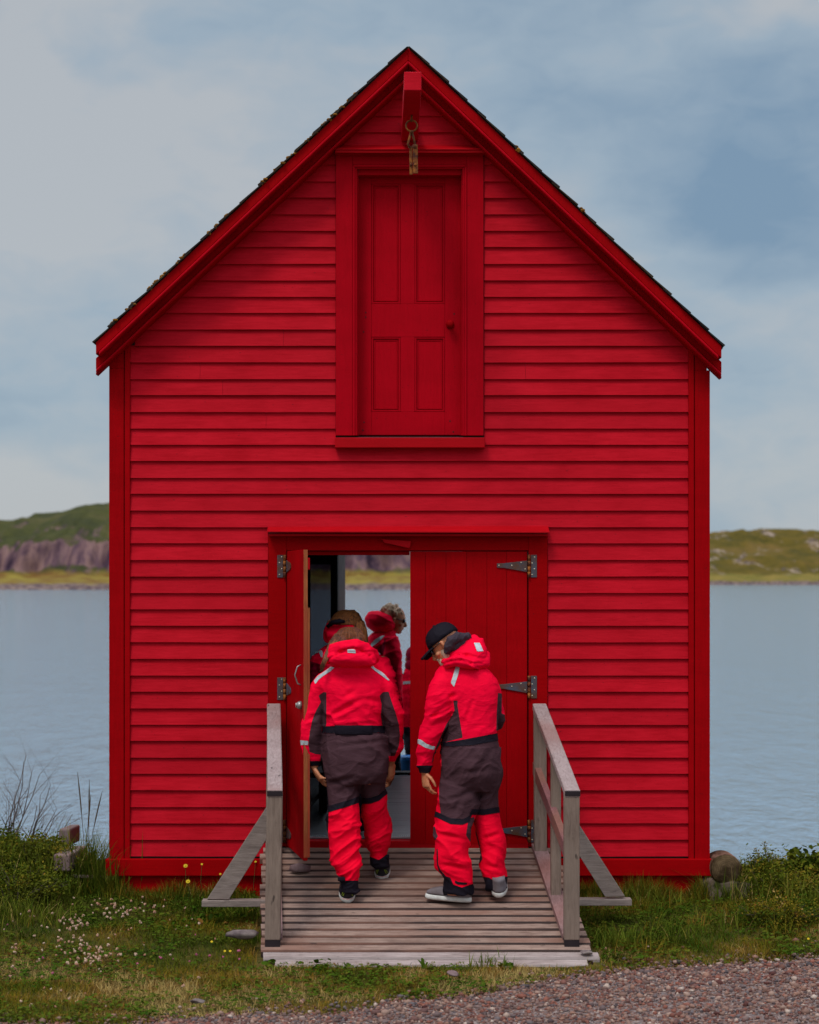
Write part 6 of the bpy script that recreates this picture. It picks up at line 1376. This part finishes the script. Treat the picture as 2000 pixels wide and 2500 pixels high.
def hook3(rest, body, at, M):
    rest = take(rest, 'reflective_strip', pf([(778, 1590), (786, 1588), (792, 1603), (785, 1606)], yb), TAPE, body, .003); rest = take(rest, 'reflective_strip', pf([(758, 1594), (777, 1589), (778, 1594), (760, 1600)], yb), TAPE, body, .003)
    rest = take(rest, 'reflective_strip', pf([(914, 1596), (928, 1592), (930, 1597), (915, 1603)], yb), TAPE, body, .003)
    rest = take(rest, 'sleeve_panel', pf([(752, 1612), (790, 1625), (790, 1700), (752, 1700)]), DKRED, body)
    h = MB(); limb(h, [(800, 880, 1520, yb - .08, .05), (793, 890, 1535, yb - .08, .08), (791, 895, 1552, yb - .08, .09), (795, 890, 1568, yb - .06, .07)]); hv, ht = evaluate(h, .008, 3); hn = normals(hv, ht); hv = folds(hv, hn, .012, 51, (5, 5, 15), .5); newmesh('hood', hv, ht, JRED, body, True)
    h = MB(); h.tube([P(800, 1530, yb - .14), P(812, 1520, yb - .17), P(830, 1517, yb - .18), P(842, 1518, yb - .17)], [.012, .018, .018, .01], 10); mk('hood_lining', h, BLACK, body, True)
    g = MB(); limb(g, [(832, 866, 1489, yb, .04), (818, 876, 1497, yb - .01, .08), (808, 884, 1510, yb - .02, .105), (803, 889, 1525, yb - .03, .12)])
    limb(g, [(862, 889, 1515, yb - .10, .05), (866, 896, 1535, yb - .13, .05), (874, 899, 1558, yb - .13, .045), (880, 900, 1580, yb - .12, .035), (886, 899, 1600, yb - .1, .02)])
    limb(g, [(800, 816, 1515, yb - .02, .05), (794, 806, 1535, yb - .03, .035), (790, 798, 1555, yb - .03, .02)])
    gv, gt = evaluate(g, .006, 3); gn = normals(gv, gt); a = np.arctan2(gv[:, 0], gv[:, 1] - yb); gv = gv + gn * ((vnoise(np.stack([gv[:, 0] * 130, gv[:, 2] * 6, gv[:, 1] * 30], 1), 5) - .5) * .007)[:, None]; newmesh('hair', gv, gt, AUBURN, body, True); return rest
hc3 = P(846, 1530, yb)
simple_person('person with long auburn hair standing just inside the doorway', yb,
    [(815, 880, 1570, yb, .07), (780, 915, 1585, yb, .12), (765, 935, 1605, yb, .14), (775, 932, 1650, yb, .15), (785, 925, 1720, yb, .15), (785, 925, 1790, yb, .16), (783, 928, 1850, yb, .17), (795, 918, 1895, yb, .13)],
    [[(800, 855, 1880, yb, .11), (805, 852, 1960, yb, .09), (812, 850, 2027, yb, .06)], [(858, 915, 1880, yb, .11), (860, 908, 1960, yb, .09), (862, 902, 2027, yb, .06)]],
    [[(760, 800, 1600, yb, .07), (755, 796, 1640, yb, .07), (757, 795, 1720, yb, .065), (762, 795, 1800, yb, .055), (765, 792, 1850, yb, .04)],
     [(905, 945, 1602, yb, .07), (920, 962, 1640, yb - .1, .07), (935, 978, 1700, yb - .12, .065), (945, 983, 1760, yb - .12, .06), (950, 984, 1800, yb - .1, .055), (948, 978, 1840, yb - .08, .045), (946, 970, 1866, yb - .08, .035)]],
    (hc3[0], yb, hc3[2] - .02), (.05, 1, -.25), (0, .2, 1), 61, hook3, waist=1800, hands=((P(957, 1872, yb - .08), (0, .1, -1), (-1, .2, 0), 1),))
yb4 = 5.3
def hook4(rest, body, at, M):
    rest = take(rest, 'reflective_strip', pf([(905, 1573), (918, 1560), (934, 1552), (940, 1552), (926, 1566), (908, 1580)], yb4), TAPE, body, .003)
    rest = take(rest, 'sleeve_panel', pf([(942, 1555), (935, 1572), (918, 1588), (935, 1600), (940, 1580)]), DKRED, body)
    h = MB(); c1 = P(925, 1516, yb4); limb(h, [(905, 935, 1493, yb4 - .03, .05), (894, 958, 1503, yb4 - .04, .10), (891, 964, 1517, yb4 - .04, .12), (897, 962, 1530, yb4 - .03, .11), (915, 955, 1540, yb4, .08)]); hv, ht = evaluate(h, .008, 3); hn = normals(hv, ht); hv = folds(hv, hn, .014, 71, (5, 5, 14), .5); newmesh('hood', hv, ht, JRED, body, True)
    g = MB(); g.ball(at(0, -.03, .065), (.088, .092, .062), 18, 12, None, M); g.ball(at(0, -.06, .03), (.082, .062, .07), 18, 12, None, M)
    for q in range(40):
        a, e_ = rnd.uniform(0, 6.28), rnd.uniform(.1, 1.3); g.ball(at(.086 * math.cos(a) * math.cos(e_), -.035 + .088 * math.sin(a) * math.cos(e_), .055 + .07 * math.sin(e_)), rnd.uniform(.012, .022), 7, 5)
    gv, gt = evaluate(g, .006, 1); gn = normals(gv, gt); gv = gv + gn * ((vnoise(gv * 60, 5) - .5) * .02)[:, None]; newmesh('hair', gv, gt, GREYHAIR, body, True)
    g = MB()
    for sg in (-1, 1): g.ball(at(.034 * sg, .082, .008), (.027, .012, .018), 10, 8, None, M); g.tube([at(.058 * sg, .068, .014), at(.084 * sg, -.006, .016)], .0035, 6)
    mk('sunglasses', g, plain('dark_lens_far', (.015, .015, .02), .2, .6), body, True); return rest
hc4 = P(963, 1509, yb4)
simple_person('person with curly sandy grey hair and sunglasses facing right on the wharf', yb4,
    [(938, 968, 1538, yb4, .07), (905, 968, 1549, yb4, .13), (896, 975, 1570, yb4, .16), (892, 980, 1620, yb4, .17), (892, 982, 1680, yb4, .17), (897, 980, 1740, yb4, .17), (897, 984, 1790, yb4, .18), (902, 978, 1830, yb4, .15)],
    [[(900, 938, 1820, yb4 + .05, .09), (903, 934, 1880, yb4 + .05, .08), (906, 930, 1948, yb4 + .05, .06)], [(938, 976, 1820, yb4 - .05, .09), (946, 979, 1870, yb4 - .05, .08), (944, 970, 1948, yb4 - .05, .06)]],
    [[(930, 970, 1555, yb4 - .16, .08), (936, 978, 1590, yb4 - .19, .08), (942, 981, 1640, yb4 - .2, .075), (948, 982, 1690, yb4 - .2, .065), (952, 980, 1730, yb4 - .2, .05)], [(905, 935, 1555, yb4 + .16, .08), (905, 935, 1640, yb4 + .18, .07), (910, 935, 1740, yb4 + .18, .05)]],
    (hc4[0], yb4, hc4[2] - .02), (1, .12, -.18), (.1, 0, 1), 81, hook4, waist=1745, voxel=.011, hs=1.06)
yb5 = 6.2
def hook5(rest, body, at, M):
    rest = take(rest, 'reflective_strip', pf([(980, 1641), (990, 1622), (1003, 1612), (1003, 1620), (990, 1632), (984, 1648)], yb5), TAPE, body, .003); rest = take(rest, 'reflective_strip', pf([(978, 1664), (1040, 1660), (1040, 1667), (978, 1671)], yb5), TAPE, body, .003)
    g = MB(); g.ball(at(0, -.02, .04), (.09, .105, .095), 16, 12, None, M); g.ball(at(0, -.06, -.06), (.09, .07, .07), 14, 10, None, M); mk('hood', g, DKRED, body, True); return rest
hc5 = P(1014, 1605, yb5)
simple_person('person in a red suit almost hidden behind the edge of the closed door leaf', yb5,
    [(998, 1030, 1622, yb5, .07), (984, 1045, 1635, yb5, .12), (982, 1048, 1660, yb5, .15), (984, 1046, 1720, yb5, .15), (984, 1046, 1780, yb5, .16), (986, 1044, 1830, yb5, .14)],
    [[(988, 1014, 1820, yb5, .09), (990, 1012, 1920, yb5, .06)], [(1016, 1042, 1820, yb5, .09), (1018, 1040, 1920, yb5, .06)]],
    [[(976, 1002, 1640, yb5 - .05, .07), (978, 1002, 1700, yb5 - .08, .07), (978, 1000, 1760, yb5 - .1, .06), (980, 998, 1790, yb5 - .1, .04)]],
    (hc5[0], yb5, hc5[2] - .02), (.2, 1, -.1), (0, 0, 1), 91, hook5, waist=1775, voxel=.012)
